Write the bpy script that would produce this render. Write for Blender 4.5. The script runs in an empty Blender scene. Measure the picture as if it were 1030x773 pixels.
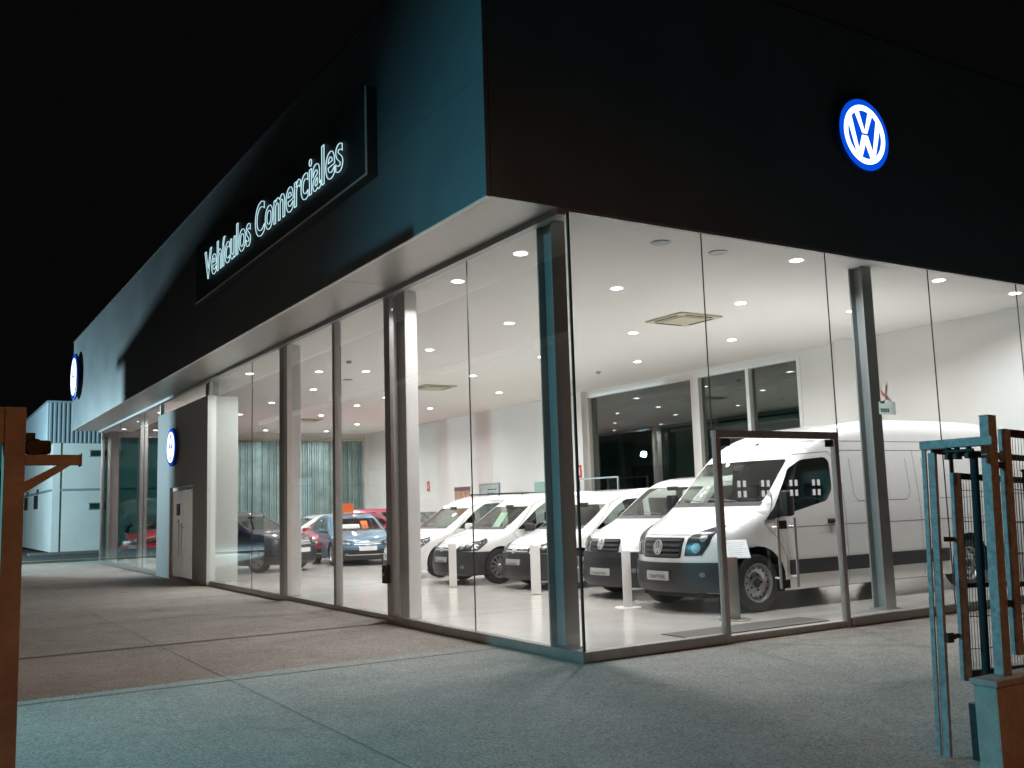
import bpy, bmesh, math, random
import numpy as np
from mathutils import Vector, Matrix
from mathutils.geometry import delaunay_2d_cdt
random.seed(7)
SC = bpy.context.scene
COL = SC.collection
PI = math.pi

# ------------------------------------------------------------------ materials
def mat(name, col, rough=.5, metal=0., spec=.5, noise=0., nscale=8., bump=0., bscale=60., coat=0., col2=None, emis=None, estr=0.):
    m = bpy.data.materials.new(name); m.use_nodes = True
    nt = m.node_tree; b = nt.nodes['Principled BSDF']
    b.inputs['Base Color'].default_value = (*col, 1)
    b.inputs['Roughness'].default_value = rough
    b.inputs['Metallic'].default_value = metal
    b.inputs['Specular IOR Level'].default_value = spec
    b.inputs['Coat Weight'].default_value = coat
    b.inputs['Coat Roughness'].default_value = .05
    if emis:
        b.inputs['Emission Color'].default_value = (*emis, 1); b.inputs['Emission Strength'].default_value = estr
    if noise or bump:
        tc = nt.nodes.new('ShaderNodeTexCoord')
    if noise:
        n = nt.nodes.new('ShaderNodeTexNoise'); n.inputs['Scale'].default_value = nscale; n.inputs['Detail'].default_value = 6
        n.inputs['Roughness'].default_value = .65
        nt.links.new(tc.outputs['Object'], n.inputs['Vector'])
        r = nt.nodes.new('ShaderNodeMapRange'); r.inputs['From Min'].default_value = .3; r.inputs['From Max'].default_value = .7
        nt.links.new(n.outputs['Fac'], r.inputs['Value'])
        mx = nt.nodes.new('ShaderNodeMix'); mx.data_type = 'RGBA'
        c2 = col2 or tuple(c*(1-noise) for c in col)
        mx.inputs['A'].default_value = (*c2, 1); mx.inputs['B'].default_value = (*[min(1, c*(1+noise*.5)) for c in col], 1)
        nt.links.new(r.outputs['Result'], mx.inputs['Factor']); nt.links.new(mx.outputs['Result'], b.inputs['Base Color'])
        rr = nt.nodes.new('ShaderNodeMapRange'); rr.inputs['To Min'].default_value = rough*.85; rr.inputs['To Max'].default_value = min(1, rough*1.15)
        nt.links.new(n.outputs['Fac'], rr.inputs['Value']); nt.links.new(rr.outputs['Result'], b.inputs['Roughness'])
    if bump:
        n2 = nt.nodes.new('ShaderNodeTexNoise'); n2.inputs['Scale'].default_value = bscale; n2.inputs['Detail'].default_value = 4
        nt.links.new(tc.outputs['Object'], n2.inputs['Vector'])
        bp = nt.nodes.new('ShaderNodeBump'); bp.inputs['Strength'].default_value = bump; bp.inputs['Distance'].default_value = .01
        nt.links.new(n2.outputs['Fac'], bp.inputs['Height']); nt.links.new(bp.outputs['Normal'], b.inputs['Normal'])
    return m

def emit(name, col, s):
    m = bpy.data.materials.new(name); m.use_nodes = True; nt = m.node_tree; nt.nodes.clear()
    e = nt.nodes.new('ShaderNodeEmission'); e.inputs[0].default_value = (*col, 1); e.inputs[1].default_value = s
    o = nt.nodes.new('ShaderNodeOutputMaterial'); nt.links.new(e.outputs[0], o.inputs[0]); return m

def glass(name, tint=(1, 1, 1), ior=1.45, boost=1.0, rough=0.0):
    m = bpy.data.materials.new(name); m.use_nodes = True; nt = m.node_tree; nt.nodes.clear()
    t = nt.nodes.new('ShaderNodeBsdfTransparent'); t.inputs[0].default_value = (*tint, 1)
    g = nt.nodes.new('ShaderNodeBsdfGlossy'); g.inputs['Roughness'].default_value = rough; g.inputs[0].default_value = (1, 1, 1, 1)
    ge = nt.nodes.new('ShaderNodeNewGeometry'); dt = nt.nodes.new('ShaderNodeVectorMath'); dt.operation = 'DOT_PRODUCT'
    nt.links.new(ge.outputs['Normal'], dt.inputs[0]); nt.links.new(ge.outputs['Incoming'], dt.inputs[1])
    def mth(op, a, b=None):
        n = nt.nodes.new('ShaderNodeMath'); n.operation = op
        for i, q in enumerate((a, b)):
            if q is None: continue
            if isinstance(q, (int, float)): n.inputs[i].default_value = q
            else: nt.links.new(q, n.inputs[i])
        return n
    F0 = ((ior-1)/(ior+1))**2
    c_ = mth('ABSOLUTE', dt.outputs['Value']).outputs[0]; c_ = mth('SUBTRACT', 1.0, c_).outputs[0]; c_ = mth('POWER', c_, 5.0).outputs[0]
    c_ = mth('MULTIPLY_ADD', c_, 1-F0); c_.inputs[2].default_value = F0
    mu = mth('MULTIPLY', c_.outputs[0], boost); mu.use_clamp = True
    mx = nt.nodes.new('ShaderNodeMixShader'); o = nt.nodes.new('ShaderNodeOutputMaterial')
    nt.links.new(mu.outputs[0], mx.inputs[0])
    nt.links.new(t.outputs[0], mx.inputs[1]); nt.links.new(g.outputs[0], mx.inputs[2]); nt.links.new(mx.outputs[0], o.inputs[0])
    return m

def paint(name, col, flake=0.):
    """car paint: coated, and the inner side of the sheet metal is grey trim"""
    m = mat(name, col, rough=.38, metal=flake, coat=1.0)
    nt = m.node_tree; b = nt.nodes['Principled BSDF']; o = [n for n in nt.nodes if n.type == 'OUTPUT_MATERIAL'][0]
    d = nt.nodes.new('ShaderNodeBsdfDiffuse'); d.inputs[0].default_value = (.06, .06, .06, 1)
    g = nt.nodes.new('ShaderNodeNewGeometry'); mx = nt.nodes.new('ShaderNodeMixShader')
    nt.links.new(g.outputs['Backfacing'], mx.inputs[0]); nt.links.new(b.outputs[0], mx.inputs[1]); nt.links.new(d.outputs[0], mx.inputs[2])
    nt.links.new(mx.outputs[0], o.inputs[0]); return m

M = {}
def concrete():
    m = mat('forecourt_concrete', (.30, .285, .265), rough=.85, bump=.5, bscale=160)
    nt = m.node_tree; b = nt.nodes['Principled BSDF']
    tc = nt.nodes.new('ShaderNodeTexCoord')
    def noise(sc, det, rg=.6):
        n = nt.nodes.new('ShaderNodeTexNoise'); n.inputs['Scale'].default_value = sc; n.inputs['Detail'].default_value = det; n.inputs['Roughness'].default_value = rg
        nt.links.new(tc.outputs['Object'], n.inputs['Vector']); return n
    def ramp(n, a, c):
        r = nt.nodes.new('ShaderNodeValToRGB'); r.color_ramp.elements[0].position = a[0]; r.color_ramp.elements[0].color = (*[a[1]]*3, 1)
        r.color_ramp.elements[1].position = c[0]; r.color_ramp.elements[1].color = (*[c[1]]*3, 1)
        nt.links.new(n.outputs['Fac'], r.inputs[0]); return r
    def mul(a, bb):
        x = nt.nodes.new('ShaderNodeMix'); x.data_type = 'RGBA'; x.blend_type = 'MULTIPLY'; x.inputs['Factor'].default_value = 1
        nt.links.new(a, x.inputs['A']); nt.links.new(bb, x.inputs['B']); return x.outputs['Result']
    big = ramp(noise(.5, 6, .7), (.3, .80), (.72, 1.06)); mid = ramp(noise(5, 5, .7), (.3, .88), (.7, 1.05)); fine = ramp(noise(60, 3, .8), (.34, .42), (.68, 1.5))
    stain = ramp(noise(1.7, 5, .6), (.30, .80), (.42, 1.0))
    c = nt.nodes.new('ShaderNodeRGB'); c.outputs[0].default_value = (.45, .415, .37, 1)
    r = mul(mul(mul(mul(c.outputs[0], big.outputs[0]), mid.outputs[0]), fine.outputs[0]), stain.outputs[0])
    nt.links.new(r, b.inputs['Base Color'])
    return m
M['concrete'] = concrete()
M['joint'] = mat('joint_filler', (.15, .135, .12), .9)
M['asphalt'] = mat('asphalt', (.05, .05, .05), .9, noise=.3, nscale=30, bump=.5)
def floor_mat():
    m = mat('polished_floor', (.60, .575, .53), .16, noise=.12, nscale=1.2, spec=.6)
    return m
M['floor'] = floor_mat()
M['wall'] = mat('white_wall', (.76, .75, .72), .7, noise=.03, nscale=1.5)
M['ceil'] = mat('ceiling_plaster', (.80, .79, .76), .8, noise=.03, nscale=1)
M['fascia'] = mat('fascia_metal', (.18, .215, .235), .42, metal=.25, noise=.14, nscale=.7, bump=.25, bscale=.8)
M['soffit'] = mat('soffit_metal', (.47, .45, .42), .38, metal=.5, noise=.06, nscale=1.5)
M['frame'] = mat('window_frame_metal', (.42, .415, .41), .38, metal=.4, noise=.1, nscale=6)
M['sill'] = mat('sill_aluminium', (.36, .34, .32), .35, metal=.6, noise=.15, nscale=4)
M['column'] = mat('painted_steel', (.33, .35, .345), .4, metal=.3, noise=.1, nscale=3)
M['colmetal'] = mat('aluminium_cladding', (.74, .72, .69), .4, metal=.2, noise=.08, nscale=2)
M['portal'] = mat('portal_panel', (.56, .57, .57), .6, metal=.0, noise=.06)
M['portal_side'] = mat('portal_side_panel', (.62, .66, .62), .5)
M['glass'] = glass('shop_glass', (.985, .985, .98), 1.45, 1.4)
M['glass_edge'] = mat('glass_joint', (.05, .06, .06), .4)
M['glass_green'] = glass('green_glass', (.50, .78, .72), 1.45, 1.5)
M['glass_dark'] = glass('dark_window_glass', (.42, .56, .50), 1.5, 3.2)
M['blind'] = mat('teal_blind', (.42, .58, .57), .7, noise=.35, nscale=2.2)
M['lamp'] = emit('downlight_glow', (1, .985, .96), 22)
M['lamp_ring'] = mat('downlight_ring', (.8, .8, .8), .4)
M['white'] = mat('white_plastic', (.75, .75, .74), .45)
M['cream'] = mat('cream_plastic', (.50, .46, .34), .55)
M['dark'] = mat('dark_slot', (.02, .02, .02), .7)
M['blue_paint'] = mat('gate_paint', (.34, .36, .37), .5, noise=.3, nscale=22, bump=.4, bscale=40, col2=(.20, .18, .17))
M['post_paint'] = mat('post_paint', (.42, .33, .25), .6, noise=.35, nscale=7, bump=.2, bscale=30)
M['pillar'] = mat('rendered_pillar', (.42, .38, .34), .85, noise=.25, nscale=9, bump=.6, bscale=50)
M['rust'] = mat('dark_rusty_steel', (.032, .027, .025), .6, noise=.4, nscale=20)
M['wire'] = mat('mesh_wire', (.16, .15, .14), .5, metal=.4)
M['sign_blue'] = mat('sign_rim_blue', (.01, .05, .30), .4)
M['glow_blue'] = emit('lit_blue', (.002, .10, .95), .75)
M['glow_white'] = emit('lit_white', (.86, .95, 1), 2.2)
M['neon'] = emit('neon_tube', (.60, .92, 1.0), 1.0)
M['letter'] = mat('letter_face', (.03, .10, .13), .4)
M['sign'] = mat('sign_board', (.035, .045, .05), .6)
M['pwhite'] = paint('white_paint', (.80, .80, .78))
M['pdark'] = paint('midnight_paint', (.006, .010, .028))
M['pblue'] = paint('light_blue_paint', (.085, .20, .29), .5)
M['pred'] = paint('red_paint', (.55, .012, .02))
M['pcrim'] = paint('crimson_paint', (.42, .01, .05))
M['bump'] = mat('bumper_plastic', (.024, .025, .027), .5)
M['grille'] = mat('grille_plastic', (.018, .018, .02), .4)
M['slat'] = mat('grille_slat', (.07, .075, .08), .3)
M['chrome'] = mat('chrome', (.80, .81, .82), .25, metal=.55)
M['tyre'] = mat('rubber', (.014, .014, .015), .75)
M['rim'] = mat('rim_silver', (.42, .43, .44), .32, metal=.8)
M['rim_dark'] = mat('wheel_well', (.012, .012, .012), .8)
M['carglass'] = glass('car_glass', (.55, .61, .58), 1.5, 1.3)
M['screen'] = glass('windscreen_glass', (.84, .90, .86), 1.5, 1.3)
M['hl_dark'] = mat('headlamp_housing', (.03, .032, .035), .25)
M['lens'] = mat('headlamp_reflector', (.22, .22, .22), .3, metal=.4)
M['seat'] = mat('seat_cloth', (.03, .031, .035), .9)
M['dash'] = mat('dash_plastic', (.05, .05, .052), .7)
M['trim'] = mat('light_trim', (.32, .33, .31), .8)
M['plate'] = mat('number_plate_grey', (.42, .42, .41), .5)
M['platew'] = mat('number_plate_white', (.8, .8, .78), .5)
M['ink'] = mat('dark_ink', (.03, .03, .035), .6)
M['redlamp'] = mat('rear_lamp_red', (.5, .01, .01), .2, coat=1)
M['seam'] = mat('panel_gap', (.10, .10, .10), .8)
M['orange'] = mat('orange_card', (.85, .16, .02), .6)
M['paper'] = mat('paper_white', (.82, .83, .84), .6)
M['farwall'] = mat('far_wall_render', (.62, .64, .63), .85, noise=.12, nscale=.6)
M['corr'] = mat('corrugated_sheet', (.27, .33, .37), .5, metal=.2, noise=.1, nscale=1)
M['shedwall'] = mat('shed_wall', (.30, .36, .32), .8, noise=.3, nscale=.8)
M['neigh'] = mat('neighbour_wall', (.25, .24, .22), .85, noise=.2, nscale=1)
M['signred'] = mat('safety_red', (.6, .02, .02), .5)
M['poster1'] = mat('poster_orange', (.60, .27, .08), .5, noise=.8, nscale=3, col2=(.06, .12, .16))
M['poster2'] = mat('poster_grey', (.45, .50, .50), .5, noise=.35, nscale=4)
M['poster_blue'] = mat('poster_maroon', (.14, .05, .05), .5)
M['greenboard'] = mat('green_board', (.30, .46, .38), .6)
M['greencard'] = mat('pale_green_card', (.55, .78, .62), .6)
M['photo'] = mat('kiosk_photo', (.30, .33, .32), .4, noise=.8, nscale=9, col2=(.05, .06, .05))
def translu(name, col):
    m = bpy.data.materials.new(name); m.use_nodes = True; nt = m.node_tree; nt.nodes.clear()
    a = nt.nodes.new('ShaderNodeBsdfDiffuse'); b = nt.nodes.new('ShaderNodeBsdfTranslucent'); mx = nt.nodes.new('ShaderNodeMixShader'); o = nt.nodes.new('ShaderNodeOutputMaterial')
    for n in (a, b): n.inputs[0].default_value = (*col, 1)
    mx.inputs[0].default_value = .75; nt.links.new(a.outputs[0], mx.inputs[1]); nt.links.new(b.outputs[0], mx.inputs[2]); nt.links.new(mx.outputs[0], o.inputs[0]); return m
M['doorleaf'] = translu('frosted_door', (.50, .49, .47))
M['doormat'] = mat('door_mat_grey', (.11, .105, .095), .9, noise=.2, nscale=30)
M['stick_red'] = translu('sticker_red', (.85, .42, .40))
M['stick_green'] = translu('sticker_green', (.12, .5, .3))
M['stick_white'] = translu('sticker_white', (.9, .96, .95))
M['skin_frost'] = translu('frosted_square', (.92, .94, .93))

# ------------------------------------------------------------------ mesh builder
class MB:
    def __init__(s): s.v = []; s.f = []; s.m = []
    def add(s, vs, fs, mi=0):
        o = len(s.v); s.v += [tuple(v) for v in vs]; s.f += [tuple(i+o for i in f) for f in fs]; s.m += [mi]*len(fs); return s
    def box(s, x0, x1, y0, y1, z0, z1, mi=0, bev=0.):
        x0, x1 = sorted((x0, x1)); y0, y1 = sorted((y0, y1)); z0, z1 = sorted((z0, z1))
        bm = bmesh.new(); bmesh.ops.create_cube(bm, size=1)
        for v in bm.verts: v.co = ((x0+x1)/2+v.co.x*(x1-x0), (y0+y1)/2+v.co.y*(y1-y0), (z0+z1)/2+v.co.z*(z1-z0))
        if bev: bmesh.ops.bevel(bm, geom=bm.edges[:], offset=min(bev, .45*min(x1-x0, y1-y0, z1-z0)), segments=2, affect='EDGES', profile=.6)
        bm.verts.index_update(); s.add([v.co[:] for v in bm.verts], [[v.index for v in f.verts] for f in bm.faces], mi); bm.free(); return s
    def prism(s, pts, axis, a, b, mi=0):
        """pts 2-D; axis 'x': pts=(y,z) extruded x a..b; 'y': pts=(x,z); 'z': pts=(x,y)"""
        def P(p, t): return {'x': (t, p[0], p[1]), 'y': (p[0], t, p[1]), 'z': (p[0], p[1], t)}[axis]
        n = len(pts); bm = bmesh.new()
        A = [bm.verts.new(P(p, a)) for p in pts]; B = [bm.verts.new(P(p, b)) for p in pts]
        bm.faces.new(A); bm.faces.new(B[::-1])
        for i in range(n): bm.faces.new((A[i], B[i], B[(i+1) % n], A[(i+1) % n]))
        bmesh.ops.recalc_face_normals(bm, faces=bm.faces[:]); bm.verts.index_update()
        s.add([v.co[:] for v in bm.verts], [[v.index for v in f.verts] for f in bm.faces], mi); bm.free(); return s
    def tube(s, p, q, r, n=12, r2=None, mi=0, cap=True):
        p = Vector(p); q = Vector(q); d = (q-p).normalized(); a = d.orthogonal().normalized(); b = d.cross(a); r2 = r if r2 is None else r2
        vs = []
        for (c, rr) in ((p, r), (q, r2)):
            for i in range(n):
                t = 2*PI*i/n; vs.append(c+a*math.cos(t)*rr+b*math.sin(t)*rr)
        fs = [(i, (i+1) % n, n+(i+1) % n, n+i) for i in range(n)]
        if cap: fs += [tuple(range(n))[::-1], tuple(range(n, 2*n))]
        return s.add(vs, fs, mi)
    def lathe(s, prof, c, axis, n=40, mi=0, close=False):
        """prof [(r, t)] revolved about axis through c"""
        c = Vector(c); ax = Vector(axis).normalized(); a = ax.orthogonal().normalized(); b = ax.cross(a); vs = []
        for (r, t) in prof:
            for i in range(n):
                w = 2*PI*i/n; vs.append(c+ax*t+a*math.cos(w)*r+b*math.sin(w)*r)
        k = len(prof); fs = []
        for j in range(k-1):
            for i in range(n): fs.append((j*n+i, j*n+(i+1) % n, (j+1)*n+(i+1) % n, (j+1)*n+i))
        if not close:
            if prof[0][0] > 1e-5: fs.append(tuple(range(n))[::-1])
            if prof[-1][0] > 1e-5: fs.append(tuple(range((k-1)*n, k*n)))
        return s.add(vs, fs, mi)
    def build(s, name, mats, parent=None, smooth=None, fix=True):
        me = bpy.data.meshes.new(name); me.from_pydata(s.v, [], s.f)
        if not isinstance(mats, (list, tuple)): mats = [mats]
        for m in mats: me.materials.append(m)
        if len(mats) > 1: me.polygons.foreach_set('material_index', s.m)
        if fix:
            bm = bmesh.new(); bm.from_mesh(me); bmesh.ops.recalc_face_normals(bm, faces=bm.faces[:]); bm.to_mesh(me); bm.free()
        if smooth is not None:
            me.polygons.foreach_set('use_smooth', [True]*len(me.polygons)); me.set_sharp_from_angle(angle=math.radians(smooth))
        me.update()
        o = bpy.data.objects.new(name, me); COL.objects.link(o)
        if parent: o.parent = parent
        return o

def thing(name, label, cat, loc=(0, 0, 0), rz=0., group=None):
    o = bpy.data.objects.new(name, None); COL.objects.link(o); o.location = loc; o.rotation_euler = (0, 0, rz)
    o.empty_display_size = .2; o['label'] = label; o['category'] = cat
    if group: o['group'] = group
    return o
def tag(o, label, cat, group=None):
    o['label'] = label; o['category'] = cat
    if group: o['group'] = group
    return o
def struct(o): o['kind'] = 'structure'; return o

def text_mesh(body, size, outline=None, extrude=.002):
    cu = bpy.data.curves.new('lettering', 'FONT'); cu.body = body; cu.size = size
    if outline: cu.fill_mode = 'NONE'; cu.bevel_depth = outline; cu.bevel_resolution = 1; cu.offset = .012
    else: cu.extrude = extrude
    cu.resolution_u = 4
    o = bpy.data.objects.new('tmp_text', cu); COL.objects.link(o)
    bpy.context.view_layer.update()
    dg = bpy.context.evaluated_depsgraph_get(); me = bpy.data.meshes.new_from_object(o.evaluated_get(dg))
    vs = [v.co.copy() for v in me.vertices]; fs = [tuple(p.vertices) for p in me.polygons]
    bpy.data.objects.remove(o); bpy.data.curves.remove(cu); bpy.data.meshes.remove(me)
    return vs, fs

# ------------------------------------------------------------------ setting
GZ = -.08
m = MB(); m.box(-150, 150, -150, 200, GZ-.3, GZ); struct(m.build('ground', M['asphalt']))
# forecourt in slabs
m = MB(); m.box(-5.7, 40, -4.6, 32.6, GZ-.2, GZ+.004); fc = struct(m.build('forecourt', M['concrete']))
m = MB(); m.box(-30, 40, -40, -4.604, GZ-.2, GZ+.004); struct(m.build('pavement', M['concrete']))
m = MB()
zj0, zj1 = GZ+.0045, GZ+.008
for y in (1.5, 4.75, 8.1, 11.6, 15.1, 18.7, 22.4, 26.2): 
    w = .13 if y == 4.75 else .022
    n = 24; xs = [(-5.7+(5.58)*i/n) for i in range(n+1)]
    off = [random.uniform(-.006, .006) for _ in xs]
    for i in range(n): m.add([(xs[i], y-w/2+off[i], zj1), (xs[i+1], y-w/2+off[i+1], zj1), (xs[i+1], y+w/2+off[i+1]*.5, zj1), (xs[i], y+w/2+off[i]*.5, zj1)], [(0, 1, 2, 3)])
yy = -4.6
for (ya, yb) in ((-4.6, 1.49), (1.53, 4.67), (4.83, 8.09), (8.11, 11.59), (11.61, 15.09), (15.11, 18.69), (18.71, 22.3)):
    n = 8
    for i in range(n):
        a = ya+(yb-ya)*i/n; b = ya+(yb-ya)*(i+1)/n
        m.add([(-3.22, a, zj1), (-3.212, a, zj1), (-3.212, b, zj1), (-3.22, b, zj1)], [(0, 1, 2, 3)])
struct(m.build('expansion_joints', M['joint'], fix=False))
m = MB(); m.box(-12, 30, 32.4, 32.6, GZ, GZ+.10, bev=.01); struct(m.build('kerb', M['concrete']))

# ------------------------------------------------------------------ showroom building
CZ = 4.73; FT = 7.97; W_ = 10.5; YE = 30.0
B = thing('showroom_building', 'glass fronted vehicle showroom with deep dark metal fascia, lit up at night', 'building')
m = MB(); m.box(-.02, W_+.3, -.02, YE+.02, -.25, 0.0); m.build('floor', M['floor'], B)
m = MB(); m.box(0.03, W_+.3, .03, YE, CZ+.002, CZ+.12); m.build('ceiling', M['ceil'], B)
# fascia: left and right faces, end face, with shallow panel joints
def fascia_left():
    m = MB(); ys = [-.03, 12.5, 19.8, YE]
    for a, b in zip(ys[:-1], ys[1:]):
        for z0, z1 in ((CZ, 6.05), (6.0525, FT)): m.box(-1.034, -.98, a+.0015, b-.0015, z0, z1)
    return m
fascia_left().build('fascia', M['fascia'], B)
m = MB(); xs = [-.975, 5.22, 11.4, 17.5, 24]
for a, b in zip(xs[:-1], xs[1:]):
    for z0, z1 in ((CZ, 6.3), (6.3025, FT)): m.box(a+.003, b-.003, -.03, .02, z0, z1)
m.build('fascia', M['fascia'], B)
m = MB(); m.box(-.975, 24, YE+.003, YE+.06, CZ, FT); m.build('fascia', M['fascia'], B)
for b_ in ((-1.05, -.96, -.045, YE+.07, FT+.001, FT+.03), (-.959, 24, -.045, .04, FT+.001, FT+.03)):
    m = MB(); m.box(*b_, bev=.004); m.build('roof_flashing', M['sign'], B)
m = MB(); m.box(-.97, 24, .025, YE-.002, FT-.12, FT-.04); m.build('roof', M['fascia'], B)
m = MB(); m.box(-.975, W_+6, .03, YE-.01, CZ+.3, CZ+.36); m.build('roof_deck', M['fascia'], B)
# soffit panels
m = MB(); ys = [-.03, 4.1, 8.3, 12.5, 16.7, 20.9, 25.1, YE]
for a, b in zip(ys[:-1], ys[1:]): m.box(-.978, -.13, a+.003, b-.003, CZ-.004, CZ+.02)
m.box(-.978, -.13, -.02, YE-.02, CZ+.021, CZ+.04)
m.build('soffit', M['soffit'], B)
m = MB(); m.box(-1.036, -.98, -.03, YE, CZ-.012, CZ-.001); m.build('fascia_trim', M['colmetal'], B)
# top track
m = MB(); m.box(-.13, -.03, .0, YE, CZ-.07, CZ+.03); m.box(-.03, .03, 0, YE, CZ-.04, CZ+.02); m.build('window_head', M['frame'], B)
m = MB(); m.box(-.02, 24, -.028, .03, CZ-.035, CZ-.001); m.build('window_head', M['frame'], B)
# walls
m = MB()
wz1 = 4.62
m.box(W_, W_+.25, -.02, 6.2, 0, CZ); m.box(W_, W_+.25, 14.15, YE, 0, CZ); m.box(W_, W_+.25, 6.2, 14.15, wz1, CZ); m.box(W_, W_+.25, 6.2, 14.15, 0, .12)
m.build('wall', M['wall'], B)
m = MB(); m.box(10.28, W_, 4.45, 5.1, 0, CZ-.001); m.build('pilaster', M['wall'], B)
m = MB(); m.box(10.32, W_, 14.15, 14.55, 0, CZ-.001); m.build('pilaster', M['wall'], B)
m = MB(); m.box(10.3, 10.5, YE-.25, YE, 0, CZ-.001); m.box(0.0, 10.4, YE-.12, YE, 4.5, CZ-.001);  m.build('end_wall', M['wall'], B)
# rear window in the side wall
rw = MB(); rw.box(W_+.10, W_+.12, 6.25, 14.1, .14, 4.6); rw.build('rear_window', M['glass_dark'], B)
for y, yw in ((6.2, .1), (7.75, .1), (9.45, .28), (14.05, .1)): fr = MB(); fr.box(W_-.01, W_+.2, y, y+yw, .13, 4.529); fr.build('window_frame', M['colmetal'], B)
for b_ in ((W_-.01, W_+.2, 6.2, 14.15, 4.53, 4.618), (W_-.01, W_+.2, 6.301, 7.749, .122, .2), (W_-.01, W_+.2, 7.851, 9.449, .122, .2), (W_-.01, W_+.2, 9.731, 14.049, .122, .2)): fr = MB(); fr.box(*b_); fr.build('window_frame', M['colmetal'], B)
# wing beyond to the right (fascia runs on)
m = MB(); m.box(W_+.25, 24, 6.0, 6.2, 0, CZ); m.build('side_wall', M['neigh'], B)

def pane(x0, x1, y0, y1, z0, z1, mt='glass'): 
    m = MB(); m.box(x0, x1, y0, y1, z0, z1); return m.build('glass_pane', M[mt], B)
SZ = .035
left_y = [.012, 2.262, 4.55]
for a, b in ((.012, 2.262), (2.272, 4.55), (4.80, 6.74), (6.93, 9.14), (9.64, 11.48), (11.49, 14.60), (20.02, 22.4), (22.41, 26.4), (26.41, 29.99)):
    pane(-.006, .006, a, b, SZ, CZ-.04)
for a, b in ((.012, 1.93), (4.10, 6.23), (6.24, 8.4), (8.41, 10.55)): pane(a, b, -.006, .006, SZ, CZ-.03)
pane(1.94, 4.09, -.006, .006, 2.345, CZ-.03)
pane(.0, 9.9, YE+.03, YE+.045, .05, 4.5, 'glass_green')
# silicone joints
def part_boxes(lst, name, mt, parent, bev=0.):
    for b in lst: q = MB(); q.box(*b, bev=bev); q.build(name, M[mt], parent)
part_boxes([(-.008, .008, y+.002, y+.008, SZ, CZ-.04) for y in (2.262, 11.48, 22.4, 26.4)]+[(x+.002, x+.008, -.008, .008, SZ if x > 4.2 else 2.35, CZ-.035) for x in (1.93, 4.09, 6.23, 8.4)]+[(-.014, .010, -.014, .010, SZ, CZ-.035)], 'glass_joint', 'glass_edge', B)
# sills
part_boxes([(-.06, .05, -.06, 4.66, GZ+.005, SZ), (-.04, .05, 4.67, 14.60, GZ+.005, SZ), (-.05, .05, 20.02, YE, GZ+.005, SZ), (.052, 1.948, -.06, .05, GZ+.005, SZ), (4.052, 14, -.06, .05, GZ+.005, SZ)], 'window_sill', 'sill', B, .006)
m = MB(); m.box(2.03, 3.89, -.03, .06, GZ+.004, GZ+.07, bev=.004); m.build('threshold', M['sill'], B)
# ramp strip along the left doors
m = MB(); m.prism([(-.42, GZ+.006), (-.045, GZ+.006), (-.045, GZ+.05)], 'y', 4.75, 9.2); m.build('door_ramp', M['concrete'], B)
# mullions of the left front
for (y0, y1, x0, x1, mt) in ((4.56, 4.66, -.05, .07, 'frame'), (4.70, 4.80, -.03, .09, 'frame'), (6.74, 6.82, -.05, .07, 'frame'), (6.84, 6.93, -.02, .08, 'colmetal'),
                         (9.14, 9.34, -.05, .07, 'colmetal'), (9.36, 9.64, -.03, .09, 'frame'), (20.02, 20.12, -.03, .07, 'frame'), (29.9, 29.98, -.03, .07, 'frame')):
    m = MB(); m.box(x0, x1, y0, y1, SZ+.001, CZ-.045, bev=.006); m.build('mullion', M[mt], B)
# steel columns: H section
def hcol(x0, x1, y0, y1, mt='column', z0=0.001, z1=CZ):
    m = MB(); t = .022
    m.box(x0, x1, y0, y0+t, z0, z1); m.box(x0, x1, y1-t, y1, z0, z1); xm = (x0+x1)/2; m.box(xm-.012, xm+.012, y0+t, y1-t, z0, z1)
    m.box(x0-.03, x1+.03, y0-.03, y1+.03, z0, z0+.02)
    return m.build('column', M[mt], B)
hcol(.06, .25, .42, .72); hcol(5.26, 5.47, .36, .58)
m = MB(); m.box(.11, .31, 4.36, 4.68, 0, CZ, bev=.012); m.build('column', M['colmetal'], B)
m = MB(); m.box(.11, .34, 9.46, 9.80, 0, CZ, bev=.03); m.build('column', M['colmetal'], B)
for y in (15.2, 23.4, 28.3): hcol(.08, .3, y, y+.34, 'colmetal')
# entrance portal block
po = MB(); po.box(-.10, .02, 14.65, 15.98, GZ+.004, 4.33); po.box(-.10, .02, 18.44, 20.0, GZ+.004, 4.33); po.box(-.10, .02, 15.98, 18.44, 2.28, 4.33)
PO = po.build('entrance_portal', M['portal'], B)
m = MB(); m.box(.021, .62, 14.66, 14.72, 0.001, 4.32); m.box(-.102, .0205, 14.62, 14.649, GZ+.004, 4.335); m.box(.021, .62, 14.72, 19.9, 4.28, 4.32); m.box(.021, .3, 19.93, 19.98, 0.001, 4.32); m.build('side_panel', M['portal_side'], PO)
m = MB(); m.box(-.04, .0, 15.99, 16.07, GZ+.02, 2.27); m.box(-.04, 0, 18.35, 18.43, GZ+.02, 2.27); m.box(-.04, 0, 16.07, 18.35, 2.18, 2.27); m.build('door_frame', M['colmetal'], PO)
m = MB(); m.box(-.03, -.018, 16.08, 17.20, GZ+.03, 2.17); m.build('door_leaf', M['doorleaf'], PO); m = MB(); m.box(-.03, -.018, 17.22, 18.34, GZ+.03, 2.17); m.build('door_leaf', M['doorleaf'], PO)
m = MB()
for y in (17.08, 17.34): m.tube((-.10, y, .55), (-.10, y, 1.35), .018); m.tube((-.10, y, .65), (-.02, y, .65), .012); m.tube((-.10, y, 1.25), (-.02, y, 1.25), .012)
m.build('handle', M['chrome'], PO)
m = MB(); m.box(-.036, -.031, 17.55, 17.95, 1.55, 1.85); m.box(-.036, -.031, 17.68, 17.78, 1.36, 1.44); m.build('door_sign', M['ink'], PO)

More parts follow.
